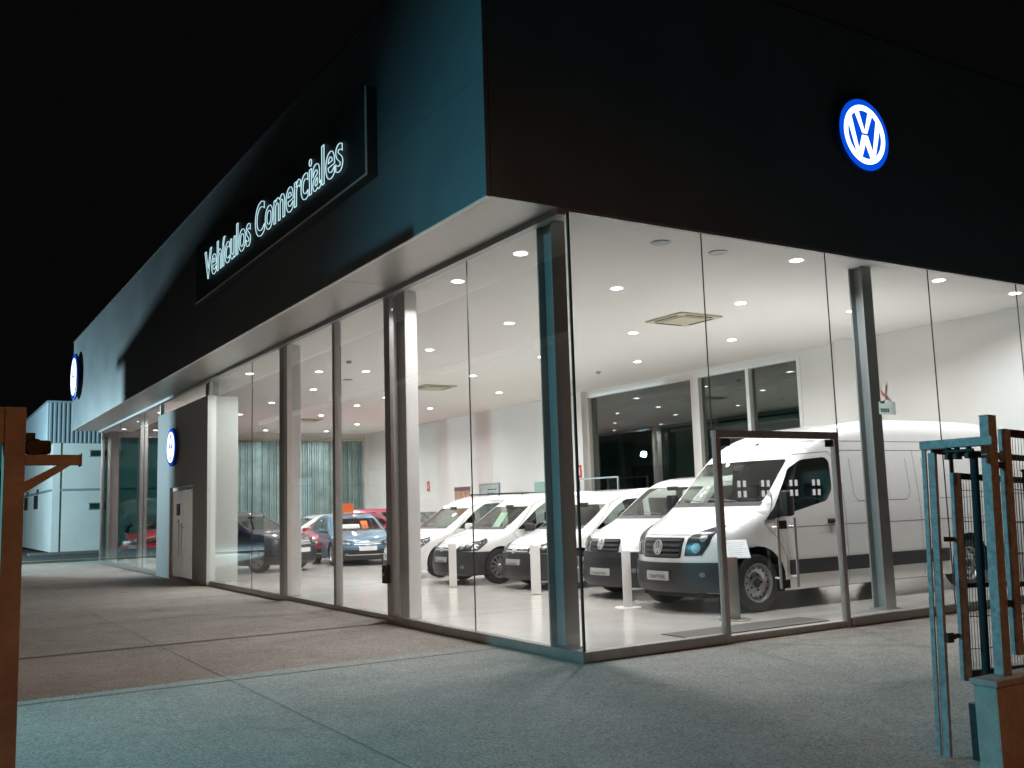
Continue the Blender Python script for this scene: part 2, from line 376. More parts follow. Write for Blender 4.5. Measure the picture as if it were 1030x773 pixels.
# glass double door in the right front
m = MB(); m.box(1.95, 2.02, -.045, .03, GZ+.005, 2.26); m.box(3.98, 4.05, -.045, .03, GZ+.005, 2.26); m.box(1.95, 4.05, -.05, .04, 2.262, 2.345)
DF = m.build('door_frame', M['frame'], B)
for i, (a, b) in enumerate(((2.03, 2.955), (2.965, 3.97))):
    m = MB(); m.box(a, b, -.018, -.006, .02, 2.24); lf = m.build('door_leaf', M['glass'], DF)
m = MB()
for x in (2.81, 3.10):
    m.tube((x, -.10, .48), (x, -.10, 1.30), .016); 
    for z in (.60, 1.20): m.tube((x, -.10, z), (x, -.018, z), .012)
m.build('handle', M['chrome'], DF)
part_boxes([(2.86, 3.03, -.04, -.019, z-.05, z+.05) for z in (.52, 1.22)]+[(2.04, 2.18, -.035, -.019, 2.16, 2.25), (3.82, 3.96, -.035, -.019, 2.16, 2.25)], 'lock_plate', 'ink', DF, .004)
for xc in (2.33, 2.72, 3.20, 3.60):
    for dx in (-.055, .035):
        for dz in (-.10, 0.02): m = MB(); m.box(xc+dx, xc+dx+.05, -.0195, -.0185, 1.66+dz, 1.66+dz+.075); m.build('frosted_square', M['skin_frost'], DF)
# vertical blinds on the end wall
m = MB()
x = 3.1
while x < 10.22:
    a = random.uniform(.45, .75); w = .127; m.prism([(x, YE-.2), (x+w*math.cos(a), YE-.2+w*math.sin(a)), (x+w*math.cos(a)+.003, YE-.2+w*math.sin(a)-.004), (x+.003, YE-.204)], 'z', .06, 4.42); x += .098
m.build('vertical_blind', M['blind'], B)
m = MB(); m.box(3.0, 10.3, YE-.22, YE-.125, 4.42, 4.50); m.build('blind_rail', M['cream'], B)
for x in (0.2, 3.0, 6.4, 9.78): m = MB(); m.box(x, x+.1, YE+.0, YE+.06, 0.02, 4.5); m.build('window_frame', M['colmetal'], B)

# yard behind the dark window
t = thing('storage_shed', 'dim grey shed wall outside the rear showroom window', 'shed', (13.2, 10.5, GZ))
m = MB(); m.box(0, 3, -7, 9, .005, 4.6); m.build('wall', M['shedwall'], t)
m = MB(); m.box(-.2, 3.2, -7.2, 9.2, 4.6, 4.75); m.build('roof', M['corr'], t)
for y in (-3, 0.4, 3.4):
    m = MB(); m.box(-.04, .0, y, y+1.6, 0.03, 2.7); m.build('door', M['rust'], t)

# lights in the ceiling
DL = [(.53, 1.8), (.53, 3.48), (2.88, 5.92), (2.89, 9.03), (5.64, 12.16), (8.12, 15.04), (8.2, 19.5), (2.92, 2.9), (5.61, 5.86), (8.11, 8.84), (8.03, 5.73), (5.52, 2.95),
      (4.14, .51), (7.88, 2.65), (7.14, .44), (9.23, .5), (1.92, 12.72), (3.5, 11.82), (5.58, 19.28), (5.64, 22.5), (5.55, 17.07), (8.16, 25.45), (8.18, 28.68),
      (.56, 13.54), (3.0, 22.78), (5.69, 28.63), (2.95, 15.9), (.57, 29.0), (1.74, 29.3), (5.78, 14.59), (5.6, 9.0), (8.1, 12.0), (2.9, 19.2), (5.65, 25.6), (2.9, 26.2), (8.15, 22.4), (.55, 22.8), (.55, 26.0), (2.9, 12.3)]
LABPOS = []
m0 = MB(); m0.lathe([(.105, -.008), (.105, .0), (.088, .0), (.085, -.008)], (0, 0, 0), (0, 0, 1), 24, close=True)
m1 = MB(); m1.lathe([(0.0001, 0), (.088, 0)], (0, 0, 0), (0, 0, 1), 24)
proto = thing('ceiling_light', 'round recessed ceiling downlight', 'ceiling light', (0, 0, CZ-.002))
ring = m0.build('frame', M['lamp_ring'], proto, smooth=40); dif = m1.build('diffuser', M['lamp'], proto); ring.location.z = -.0; dif.location.z = -.004
def lt_name(i, x, y):
    side = 'by the left glass front' if x < 1 else ('above the right hand glass front' if y < 1.2 else ('in the row over the vehicles' if x < 4.5 else ('in the middle row' if x < 7 else 'near the side wall')))
    return side
rows = {}
lampd = bpy.data.lights.new('downlight', 'AREA'); lampd.shape = 'DISK'; lampd.size = .16; lampd.energy = 60; lampd.color = (.985, .985, 1); lampd.spread = math.radians(150)
DLs = sorted(DL, key=lambda p: (p[1]+8.38)**2+(p[0]+6)**2)
ORD = ['nearest', 'second nearest', 'third nearest', 'fourth', 'fifth', 'sixth', 'seventh', 'eighth', 'ninth', 'tenth', 'eleventh', 'twelfth', 'thirteenth']
for i, (x, y) in enumerate(DLs):
    key = lt_name(i, x, y); k = rows[key] = rows.get(key, -1)+1
    if i == 0: o = proto
    else:
        o = proto.copy(); COL.objects.link(o)
        for c in (ring, dif):
            d = c.copy(); COL.objects.link(d); d.parent = o
    o.location = (x, y, CZ-.002)
    o['label'] = 'round white recessed downlight ' + key + ', ' + ORD[min(k, 12)] + (' from the camera' if k > 2 else ' to the camera'); o['group'] = 'recessed ceiling downlights'
    l = bpy.data.objects.new('lamp', lampd); COL.objects.link(l); l.parent = o; l.location = (0, 0, -.02)
# air cassettes and round vents
def cassette(x, y, lab):
    t = thing('air_cassette', lab, 'air conditioner', (x, y, CZ), .0, 'square ceiling air units')
    m = MB(); m.box(-.48, .48, -.48, .48, -.03, -.002, bev=.008); m.build('panel', M['cream'], t)
    m = MB()
    for s in (-1, 1):
        m.box(-.3, .3, s*.40-.03, s*.40+.03, -.034, -.0305); m.box(s*.40-.03, s*.40+.03, -.3, .3, -.034, -.0305)
    m.build('slot', M['dark'], t)
    m = MB(); m.box(-.3, .3, -.3, .3, -.045, -.031, bev=.01); m.build('grille', M['cream'], t)
cassette(5.55, 4.38, 'square cream ceiling air unit with dark slots above the large van')
cassette(5.75, 14.5, 'square cream ceiling air unit further back behind the steel column')
cassette(5.7, 24.2, 'distant square ceiling air unit near the teal blinds')
for (x, y, lab) in ((1.84, .62, 'small round grey ceiling speaker above the glass corner'), (2.84, .66, 'small flat ceiling speaker beside the round one at the right front'), (3.06, 13.8, 'small ceiling speaker seen through the left front panes')):
    t = thing('ceiling_speaker', lab, 'speaker', (x, y, CZ), 0, 'ceiling speakers')
    m = MB(); m.lathe([(.001, -.02), (.09, -.02), (.12, -.01), (.12, -.002)], (0, 0, 0), (0, 0, 1), 20); m.build('grille', M['column'], t, smooth=40)
for (x, y, lab) in ((8.25, 10.52, 'tiny round smoke detector on the ceiling before the dark window'), (1.95, 11.0, 'tiny smoke detector on the ceiling behind the sliding door panes')):
    t = thing('smoke_detector', lab, 'smoke detector', (x, y, CZ), 0, 'smoke detectors')
    m = MB(); m.lathe([(.001, -.06), (.04, -.055), (.06, -.02), (.06, -.002)], (0, 0, 0), (0, 0, 1), 16); m.build('housing', M['column'], t, smooth=40)

# ------------------------------------------------------------------ round signs
def vw_sign(R, off, loc, facing, label, group):
    """facing: 'x' -> faces -x, 'y' -> faces -y; off: gap to the wall"""
    t = thing('round_logo_sign', label, 'sign', loc, 0 if facing == 'y' else -PI/2, group)
    dp = off+.075
    m = MB(); m.lathe([(.0001, off), (R*.97, off), (R, off+.015), (R, dp-.01), (R*.98, dp), (.0001, dp)], (0, 0, 0), (0, -1, 0), 72); m.build('casing', M['sign_blue'], t, smooth=35)
    m = MB(); m.lathe([(.0001, dp+.003), (R*.965, dp+.003)], (0, 0, 0), (0, -1, 0), 72); m.build('blue_face', M['glow_blue'], t)
    m = MB(); m.box(-R*.4, R*.4, -off+.001, 0, -R*.1, R*.1); m.build('bracket', M['rust'], t)
    e = MB(); f = dp+.006; f2 = dp+.014
    e.lathe([(R*.655, f), (R*.655, f2), (R*.80, f2), (R*.80, f), (R*.655, f)], (0, 0, 0), (0, -1, 0), 72, close=True)
    s = R*.67; w = .20*s
    def bar(pts): e.prism([(p[0]*s, p[1]*s) for p in pts], 'y', -f, -f2+.001)
    for q in (-1, 1):
        bar([(q*.30, 1.0), (q*.53, .90), (q*.13, .06), (0, .06), (0, .12)])                  # V half
        bar([(q*.74, .72), (q*.94, .44), (q*.50, -.95), (q*.38, -.78)])                     # outer W stroke
        bar([(0, -.03), (q*.16, -.03), (q*.50, -.92), (q*.28, -.99), (0, -.36)])             # inner W stroke
    e.build('white_emblem', M['glow_white'], t)
    return t
vw_sign(.52, .03, (4.91, -.031, 6.41), 'y', 'round blue and white illuminated emblem sign on the dark right fascia', 'round illuminated emblem signs')
vw_sign(.82, .10, (-1.037, 28.5, 6.50), 'x', 'large round illuminated emblem sign at the far left end of the fascia', 'round illuminated emblem signs')
vw_sign(.50, .04, (-.103, 17.85, 3.32), 'x', 'round illuminated emblem sign over the grey entrance portal door', 'round illuminated emblem signs')

# long name sign
t = thing('name_sign', 'long dark box sign with outlined neon lettering on the left fascia', 'sign', (-1.036, 7.04, 6.5))
m = MB(); m.box(-.14, -.002, -4.36, 4.36, -.72, .47); m.build('board', M['sign'], t)
m = MB(); m.box(-.155, -.142, -4.36, 4.36, -.72, -.695); m.box(-.155, -.142, -4.36, -4.32, -.694, .47); m.build('edge_trim', M['colmetal'], t)
vs, fs = text_mesh('Vehículos Comerciales', 1.0, outline=.0065)
x0 = min(v.x for v in vs); x1 = max(v.x for v in vs); sx = 7.2/(x1-x0)
SZT = .80
m = MB(); m.add([(-.165-v.z*1.0, 3.60-(v.x-x0)*sx, -.39+v.y*SZT) for v in vs], fs); m.build('lettering', M['neon'], t)
vs, fs = text_mesh('Vehículos Comerciales', 1.0, extrude=.008)
m = MB(); m.add([(-.15-v.z*1.0, 3.60-(v.x-x0)*sx, -.39+v.y*SZT) for v in vs], fs); m.build('letter_face', M['letter'], t)

# ------------------------------------------------------------------ vehicles
def chaikin(p, n=2):
    p = np.array(p, float)
    for _ in range(n):
        q = [p[0]]
        for a, b in zip(p[:-1], p[1:]): q += [a*.75+b*.25, a*.25+b*.75]
        q.append(p[-1]); p = np.array(q)
    return p
def dens(p, h, closed=False):
    p = [np.array(a, float) for a in p]; out = []
    n = len(p)
    for i in range(n if closed else n-1):
        a, b = p[i], p[(i+1) % n]; k = max(1, int(math.ceil(np.linalg.norm(b-a)/h)))
        for j in range(k): out.append(a+(b-a)*j/k)
    if not closed: out.append(p[-1])
    return np.array(out)
def inpoly(P, poly):
    x, y = P[:, 0], P[:, 1]; c = np.zeros(len(P), bool); n = len(poly); j = n-1
    for i in range(n):
        xi, yi = poly[i]; xj, yj = poly[j]
        if yi != yj: c ^= ((yi > y) != (yj > y)) & (x < (xj-xi)*(y-yi)/(yj-yi)+xi)
        j = i
    return c
def dseg(P, poly, closed):
    A = np.array(poly); Bq = np.roll(A, -1, 0) if closed else A[1:]; A = A if closed else A[:-1]
    d = Bq-A; L = (d**2).sum(1)+1e-12
    t = np.clip(((P[:, None]-A)*d).sum(2)/L, 0, 1); Q = A+t[..., None]*d
    D = np.sqrt(((P[:, None]-Q)**2).sum(2)); k = D.argmin(1); r = np.arange(len(P))
    return D[r, k], k, t[r, k]
def rpoly(pts, r=.03, n=3):
    out = []; N = len(pts)
    for i in range(N):
        p = np.array(pts[i], float); a = np.array(pts[i-1], float)-p; b = np.array(pts[(i+1) % N], float)-p
        la, lb = np.linalg.norm(a), np.linalg.norm(b); rr = min(r, la*.45, lb*.45); A = p+a/la*rr; Bp = p+b/lb*rr
        for k in range(n+1):
            t = k/n; out.append((1-t)**2*A+2*t*(1-t)*p+t*t*Bp)
    return out
def ell(cx, cy, rx, ry, n=18): return [(cx+rx*math.cos(2*PI*i/n), cy+ry*math.sin(2*PI*i/n)) for i in range(n)]

class Car:
    def __init__(s, prof, rads, W, H, L, kf=.45, xe=1.5, th=.12, zb=1.0, kr=.12, tp=.05):
        s.tp = tp
        """prof: centre-line outline front-bottom -> over -> rear-bottom; rads: edge radius at each point"""
        s.prof = chaikin(prof, 2); t0 = np.linspace(0, 1, len(prof)); s.W = W; s.H = H; s.L = L; s.kf = kf; s.xe = xe; s.th = th; s.zb = zb; s.kr = kr
        r = chaikin([(a, b) for a, b in zip(t0, rads)], 2)[:, 1]
        # densify with radii
        P = []; R = []
        for i in range(len(s.prof)-1):
            a, b = s.prof[i], s.prof[i+1]; k = max(1, int(np.linalg.norm(b-a)/.07))
            for j in range(k): P.append(a+(b-a)*j/k); R.append(r[i]+(r[i+1]-r[i])*j/k)
        P.append(s.prof[-1]); R.append(r[-1]); s.P = np.array(P); s.R = np.array(R)
        s.S = np.concatenate([[0], np.cumsum(np.linalg.norm(np.diff(s.P, axis=0), axis=1))])
        zt = s.P[:, 1]; k = int(np.argmax(zt)); s.kz = k
    def Wz(s, z):
        z = np.asarray(z, float); t = np.clip((z-s.zb)/(s.H-s.zb), 0, 1)
        low = np.clip((.55-z)/.4, 0, 1)
        return s.W*(1-s.th*t**1.4-.03*low**2)
    def k(s, x): return s.kf*np.exp(-np.clip(x, 0, 9)/s.xe)
    def deform(s, x, y, z):
        taper = 1-s.tp*np.clip(1-x/1.2, 0, 1)**2-.03*np.clip((x-(s.L-1.0))/1.0, 0, 1)**2
        Y = y*taper
        X = x+s.k(x)*Y*Y-s.kr*np.clip((x-(s.L-1.2))/1.2, 0, 1)**1.5*Y*Y
        return np.stack([X, Y, z], -1)
    def inv(s, pts, yy=None):
        """final side-view x -> undeformed x"""
        out = []
        for X, z in pts:
            y = s.W*.98 if yy is None else yy; lo, hi = -1, s.L+1
            for _ in range(40):
                md = (lo+hi)/2
                if s.deform(np.array(md), np.array(y), np.array(z))[0] < X: lo = md
                else: hi = md
            out.append((lo, z))
        return out
    def side(s, Q, sgn=-1):
        Q = np.asarray(Q, float); d, k, t = dseg(Q, s.P, False)
        full = np.vstack([s.P, [[s.L, -1], [-1, -1]]]) if False else s.P
        r = s.R[k]*(1-t)+s.R[np.minimum(k+1, len(s.R)-1)]*t
        outside = ~inpoly(Q, np.vstack([s.P, [[s.P[-1][0], -.5], [s.P[0][0], -.5]]]))
        kk = np.minimum(k+1, len(s.P)-1); near = s.P[k]*(1-t)[:, None]+s.P[kk]*t[:, None]
        Q = np.where((outside & (d < .6))[:, None], near, Q); d = np.where(outside, 0, d); u = np.clip(d/r, 0, 1)
        y = s.Wz(Q[:, 1])-r*(1-np.sqrt(np.maximum(0, 1-(1-u)**2)))
        return s.deform(Q[:, 0], sgn*y, Q[:, 1])
    def top(s, Q):
        """Q: (arc s, v in -1..1)"""
        Q = np.asarray(Q, float); x = np.interp(Q[:, 0], s.S, s.P[:, 0]); z = np.interp(Q[:, 0], s.S, s.P[:, 1]); r = np.interp(Q[:, 0], s.S, s.R)
        return s.deform(x, Q[:, 1]*(s.Wz(z)-r), z)
    def front(s, Q):
        """Q: (y, z) seen from the front, up to the bonnet"""
        Q = np.asarray(Q, float); zz = s.P[:s.kz, 1]; o = np.argmin(zz[:8]) if len(zz) > 8 else 0
        z = Q[:, 1]; zc = np.maximum.accumulate(zz); x0 = np.interp(z, zc+np.arange(len(zc))*1e-7, s.P[:s.kz, 0]); r = np.interp(z, zc+np.arange(len(zc))*1e-7, s.R[:s.kz])
        w = s.Wz(z); a = np.abs(Q[:, 0]); t = np.clip((a-(w-r))/r, 0, 1)
        d = r*(1-np.sqrt(np.maximum(0, 1-t*t)))
        ss = np.interp(z, zc+np.arange(len(zc))*1e-7, s.S[:s.kz]); e = .06
        tx = np.interp(ss+e, s.S, s.P[:, 0])-np.interp(ss-e, s.S, s.P[:, 0]); tz = np.interp(ss+e, s.S, s.P[:, 1])-np.interp(ss-e, s.S, s.P[:, 1]); l = np.hypot(tx, tz)+1e-9
        return s.deform(x0+tz/l*d, np.sign(Q[:, 0])*np.minimum(a, w), z-tx/l*d)
    def rear(s, Q):
        Q = np.asarray(Q, float); zz = s.P[s.kz:, 1][::-1]; xx = s.P[s.kz:, 0][::-1]; rr = s.R[s.kz:][::-1]
        z = Q[:, 1]; zc = np.maximum.accumulate(zz)+np.arange(len(zz))*1e-7; x0 = np.interp(z, zc, xx); r = np.interp(z, zc, rr)
        w = s.Wz(z); a = np.abs(Q[:, 0]); t = np.clip((a-(w-r))/r, 0, 1); x = x0-r*(1-np.sqrt(np.maximum(0, 1-t*t)))
        return s.deform(x, np.sign(Q[:, 0])*np.minimum(a, w), z)
    def s_at(s, x=None, z=None, after=0.):
        """arc length where the outline reaches x (top side)"""
        m0 = int(np.argmin(s.P[:25, 0])); i = [j for j in np.where((s.P[:, 0] >= x) & (s.S > after))[0] if j > m0][0]; a = s.P[i-1]; b = s.P[i]; t = (x-a[0])/max(1e-9, b[0]-a[0]); return s.S[i-1]+t*(s.S[i]-s.S[i-1])

def patch(mb, fmap, poly, holes=(), h=.07, off=0., rim=0., centre=None, mi=0, extra=None, scale=(1, 1)):
    sc = np.array(scale); poly = dens(poly, h, True) if not isinstance(poly, np.ndarray) else poly
    V = [tuple(p) for p in poly]; E = [(i, (i+1) % len(V)) for i in range(len(V))]
    hs = []
    for hh in holes:
        q = dens(hh, h, True); b = len(V); V += [tuple(p) for p in q]; E += [(b+i, b+(i+1) % len(q)) for i in range(len(q))]; hs.append(q)
    lo = poly.min(0); hi = poly.max(0)
    gx = np.arange(lo[0]+h/2, hi[0], h/sc[0]); gy = np.arange(lo[1]+h/2, hi[1], h/sc[1])
    G = np.array([(a, b) for a in gx for b in gy]) if len(gx) and len(gy) else np.zeros((0, 2))
    if extra is not None and len(extra): G = np.vstack([G, extra]) if len(G) else extra
    if len(G):
        k = inpoly(G, poly)
        for q in hs: k &= ~inpoly(G, q)
        G = G[k]
        if len(G):
            d = dseg(G, poly, True)[0]
            for q in hs: d = np.minimum(d, dseg(G, q, True)[0])
            G = G[d > h*.08]
    V += [tuple(p) for p in G]
    r = delaunay_2d_cdt([Vector(v) for v in V], E, [], 0, 1e-6)
    P2 = np.array([tuple(v) for v in r[0]]); T = np.array([f for f in r[2] if len(f) == 3])
    c = P2[T].mean(1); k = inpoly(c, poly)
    for q in hs: k &= ~inpoly(c, q)
    T = T[k]
    P3 = fmap(P2)
    e = 1e-3; Pu = fmap(P2+[e, 0]); Pv = fmap(P2+[0, e]); Pu0 = fmap(P2-[e, 0]); Pv0 = fmap(P2-[0, e])
    N = np.cross(Pu-Pu0, Pv-Pv0); N /= np.linalg.norm(N, axis=1)[:, None]+1e-12
    cen = np.array(centre); ref = P3-np.stack([np.clip(P3[:, 0], cen[0], cen[1]), np.zeros(len(P3)), np.clip(P3[:, 2], cen[2], cen[3])], 1)
    N *= np.sign((N*ref).sum(1))[:, None]
    # orientation
    fn = np.cross(P3[T[:, 1]]-P3[T[:, 0]], P3[T[:, 2]]-P3[T[:, 0]]); s_ = (fn*N[T].mean(1)).sum(1)
    T = [t if q > 0 else t[::-1] for t, q in zip(T.tolist(), s_)]
    Q3 = P3+N*off
    n0 = len(mb.v); mb.add([tuple(p) for p in Q3], T, mi)
    if rim:
        cnt = {}
        for t in T:
            for a, b in ((t[0], t[1]), (t[1], t[2]), (t[2], t[0])): cnt[(a, b)] = 1
        bd = [(a, b) for (a, b) in cnt if (b, a) not in cnt]; idx = {}
        vs = []
        for a, b in bd:
            for q in (a, b):
                if q not in idx: idx[q] = len(vs); vs.append(tuple(P3[q]+N[q]*(off-rim)))
        base = len(mb.v); mb.v += vs
        for a, b in bd: mb.f.append((n0+b, n0+a, base+idx[a], base+idx[b])); mb.m.append(mi)

def seam(mb, fmap, pts, w=.006, off=.0016, cen=None, mi=0):
    p = dens(pts, .05); P = fmap(p); n = len(p)
    d = np.gradient(p, axis=0); d /= np.linalg.norm(d, axis=1)[:, None]+1e-12; nn = np.stack([-d[:, 1], d[:, 0]], 1)*w/2
    A = fmap(p+nn); Bq = fmap(p-nn); N = np.cross(A-Bq, np.gradient(P, axis=0)); N /= np.linalg.norm(N, axis=1)[:, None]+1e-12
    ref = P-np.stack([np.clip(P[:, 0], cen[0], cen[1]), np.zeros(n), np.clip(P[:, 2], cen[2], cen[3])], 1)
    N *= np.sign((N*ref).sum(1))[:, None]
    A = A+N*off; Bq = Bq+N*off
    vs = [tuple(a) for a in A]+[tuple(b) for b in Bq]; mb.add(vs, [(i, i+1, n+i+1, n+i) for i in range(n-1)], mi)

def wheel(car, x, y, r, w, style, sgn, holes=14):
    """own mesh: brake drum; children tyre and rim"""
    hub = MB(); hub.lathe([(.0001, -w*.3), (r*.62, -w*.3), (r*.62, w*.18), (.0001, w*.18)], (0, 0, 0), (0, sgn, 0), 28)
    o = hub.build('wheel', M['rim_dark'], car, smooth=40); o.location = (x, y, r)
    t = MB(); ri = r*.66
    t.lathe([(ri, -w/2), (r*.93, -w/2), (r*.985, -w*.40), (r, -w*.2), (r, w*.2), (r*.985, w*.40), (r*.93, w/2), (r*.72, w/2+.006), (ri, w*.47), (ri, -w/2)], (0, 0, 0), (0, sgn, 0), 48, close=True)
    for g in (-.2, 0, .2): pass
    t.build('tyre', M['tyre'], o, smooth=35)
    k = MB(); e = w*.45
    k.lathe([(ri+.006, e), (ri+.006, e+.012), (ri-.014, e+.012), (ri-.03, e-.03), (ri-.045, e-.075), (ri-.035, e-.08), (ri+.004, -w*.3)], (0, 0, 0), (0, sgn, 0), 48, close=True)
    def pt(rr, a, h): return (rr*math.cos(a), sgn*h, rr*math.sin(a))
    if style == 'steel':
        prof = [(.0001, e-.02), (r*.17, e-.02), (r*.20, e-.045), (r*.36, e-.05), (r*.43, e-.025), (r*.50, e-.02), (r*.58, e-.05), (r*.64, e-.06)]
        k.lathe(prof, (0, 0, 0), (0, sgn, 0), 48, close=True)
        k.lathe([(.0001, e+.0), (r*.14, e-.002), (r*.17, e-.018)], (0, 0, 0), (0, sgn, 0), 24, mi=1, close=True)
        for i in range(holes):
            a = 2*PI*i/holes; d = r*.50
            q = [(d+r*.055*math.cos(tt), r*.035*math.sin(tt)) for tt in np.linspace(0, 2*PI, 9)[:-1]]
            k.add([(u*math.cos(a)-v*math.sin(a), sgn*(e-.017-abs(u-d)*.1), u*math.sin(a)+v*math.cos(a)) for u, v in q], [tuple(range(8))], 1)
        for i in range(5):
            a = 2*PI*i/5; k.tube(pt(r*.27, a, e-.06), pt(r*.27, a, e-.03), .014, 8, mi=1)
    else:
        n = int(style)
        k.lathe([(.0001, e-.004), (r*.10, e-.004), (r*.16, e-.02), (r*.16, e-.06)], (0, 0, 0), (0, sgn, 0), 24, close=True)
        for i in range(n):
            a = 2*PI*i/n; w0 = (.42 if n < 8 else .2)*r*.30; w1 = (.55 if n < 8 else .22)*r*.30
            for aa, f0 in (((a), 1),):
                c, s_ = math.cos(aa), math.sin(aa)
                def L(u, v, h): return (u*c-v*s_, sgn*h, u*s_+v*c)
                vs = [L(r*.12, -w0, e-.012), L(r*.12, w0, e-.012), L(ri-.01, w1, e-.004), L(ri-.01, -w1, e-.004), L(r*.12, -w0, e-.06), L(r*.12, w0, e-.06), L(ri-.01, w1, e-.05), L(ri-.01, -w1, e-.05)]
                k.add(vs, [(0, 1, 2, 3), (0, 4, 5, 1), (1, 5, 6, 2), (3, 2, 6, 7), (0, 3, 7, 4)])
    k.build('rim', [M['rim'], M['rim_dark']], o, smooth=35)
    return o

def vehicle(name, label, cat, S, loc, rz, group=None):
    t = thing(name, label, cat, loc, rz, group)
    C = Car(S['prof'], S['rads'], S['W'], S['H'], S['L'], S.get('kf', .45), S.get('xe', 1.5), S.get('th', .12), S.get('zb', 1.0), S.get('kr', .12), S.get('taper', .05))
    cen = (1.1, S['L']-.6, .55, S['H']-.45); P_ = M[S['paint']]
    side = {s: (lambda Q, s=s: C.side(Q, s)) for s in (-1, 1)}
    fx, rx, wr = S['fx'], S['rx'], S['wr']; ar = wr+S.get('arch', .075); sill = S.get('sill', .28)
    # side polygon (undeformed)
    def arch(cx):
        a0 = math.asin((sill-wr)/ar); pts = [(cx-ar*math.cos(a), wr+ar*math.sin(a)) for a in np.linspace(a0, PI-a0, 15)]; return C.inv(pts)
    top = C.P; bottom_front = top[0]; bottom_rear = top[-1]
    poly = [tuple(p) for p in top]
    poly += [(top[-1][0]-.02, min(sill, top[-1][1])-.0)] if top[-1][1] > sill else []
    poly += arch(rx)[::-1] + arch(fx)[::-1]
    if top[0][1] > sill+.01: poly += [(top[0][0]+.02, sill)]
    poly = dens(poly, .07, True)
    # concentric rows near the outline for a smooth edge
    d = np.gradient(C.P, axis=0); d /= np.linalg.norm(d, axis=1)[:, None]; nrm = np.stack([d[:, 1], -d[:, 0]], 1)
    ex = np.vstack([C.P+nrm*(C.R*q)[:, None] for q in (.035, .13, .29, .5, .75, 1.0)])
    wins = [C.inv(rpoly(w, .05)) for w in S['wins']]; wins_far = wins
    ss0 = C.s_at(S['ws'][0]); ss1 = C.s_at(S['ws'][1])
    def scr(v0, v1, m_=0.): return rpoly([(ss0+m_, -v0), (ss1-m_, -v1), (ss1-m_, v1), (ss0+m_, v0)], .06)
    vb, vt = S.get('wsv', (.95, .93))
    body = MB()
    for s in (-1, 1): patch(body, side[s], poly, wins, .09, 0, 0, cen, 0, ex)
    Lp = C.S[-1]; shell = dens([(0, -1), (Lp, -1), (Lp, 1), (0, 1)], .12, True)
    # v spacing: use boundary samples exactly at outline nodes
    shell = np.array([(a, -1) for a in C.S]+[(Lp, v) for v in np.linspace(-1, 1, 13)[1:-1]]+[(a, 1) for a in C.S[::-1]]+[(0, v) for v in np.linspace(1, -1, 13)[1:-1]])
    holes = [scr(vb, vt)]
    if 'rw' in S:
        r0, r1 = C.s_at(S['rw'][0]), C.s_at(S['rw'][1]); holes.append(rpoly([(r0, -.85), (r1, -.88), (r1, .88), (r0, .85)], .06))
    patch(body, C.top, shell, holes, .10, 0, 0, cen, 0)
    # seams
    for sp in S['seams']:
        for s in (-1, 1): seam(body, side[s], C.inv(sp), S.get('seamw', .008), cen=cen, mi=1)
    hl = S.get('hoodline')
    if hl: seam(body, C.top, [(C.s_at(S['ws'][0])-.10, -.93), (C.s_at(hl[0]), -hl[1]), (C.s_at(hl[0]), hl[1]), (C.s_at(S['ws'][0])-.10, .93)], .008, cen=cen, mi=1)
    body.build('body', [P_, M['seam']], t, smooth=50, fix=False)
    # glass
    for s in (-1, 1):
        for w in wins:
            g = MB(); patch(g, side[s], w, (), .12, -.008, 0, cen); g.build('side_window', M[S.get('sglass', 'carglass')], t, smooth=60, fix=False)
    g = MB(); patch(g, C.top, holes[0], (), .12, -.006, 0, cen); wsn = g.build('windscreen', M['screen'], t, smooth=60, fix=False)
    g = MB()  # wiper cowl and wipers
    c0 = ss0-.085; patch(g, C.top, rpoly([(c0, -vb-.02), (ss0+.012, -vb-.02), (ss0+.012, vb+.02), (c0, vb+.02)], .02), (), .1, .004, .01, cen)
    for v0, v1 in ((-.55, .05), (.15, .75)): seam(g, C.top, [(ss0+.02, v0), (ss0+.10, v1)], .018, .02, cen)
    g.build('wiper_cowl', M['bump'], t, smooth=40, fix=False)
    if 'rw' in S:
        g = MB(); patch(g, C.top, holes[1], (), .12, -.006, 0, cen); g.build('rear_window', M['carglass'], t, smooth=60, fix=False)
    # front bumper
    bz0, bz1 = S['bz']; bx = fx-ar-.01; bm_ = M[S.get('bmat', 'bump')]
    g = MB()
    wf = C.W-.05
    patch(g, C.front, rpoly([(-wf, bz0), (wf, bz0), (wf, bz1), (-wf, bz1)], .02), S.get('bholes', ()), .06, .022, .05, cen)
    for s in (-1, 1):
        a0 = math.asin(max(-1, (bz0-wr)/ar)); a1 = math.asin(min(.97, (bz1-wr)/ar))
        ap = C.inv([(fx-(ar-.002)*math.cos(a), wr+(ar-.002)*math.sin(a)) for a in np.linspace(a0, a1, 8)])
        patch(g, side[s], [(C.P[:9, 0].min()+.012, bz0)]+ap+[(C.P[:12, 0].min()+.012, bz1)], (), .05, .021, .05, cen)
    bo = g.build('front_bumper', bm_, t, smooth=50, fix=False)
    for (hole, mt, of, nm) in S.get('bins', ()):
        g = MB(); patch(g, C.front, rpoly(hole, .015), (), .06, of, .02, cen); g.build(nm, M[mt], bo, smooth=50, fix=False)
    # arches lips, mouldings
    for (pl, mt, of, nm) in S.get('side_parts', ()):
        for s in (-1, 1):
            g = MB(); patch(g, side[s], C.inv(rpoly(pl, .01)), (), .08, of, of+.01, cen); g.build(nm, M[mt], t, smooth=50, fix=False)
    # grille
    gp = S['grille']; g = MB(); patch(g, C.front, rpoly(gp, .02), (), .06, .006, .02, cen); go = g.build('grille', M['grille'], t, smooth=50, fix=False)
    g = MB(); z0 = min(p[1] for p in gp); z1 = max(p[1] for p in gp); nsl = S.get('slats', 4); gw = max(p[0] for p in gp)
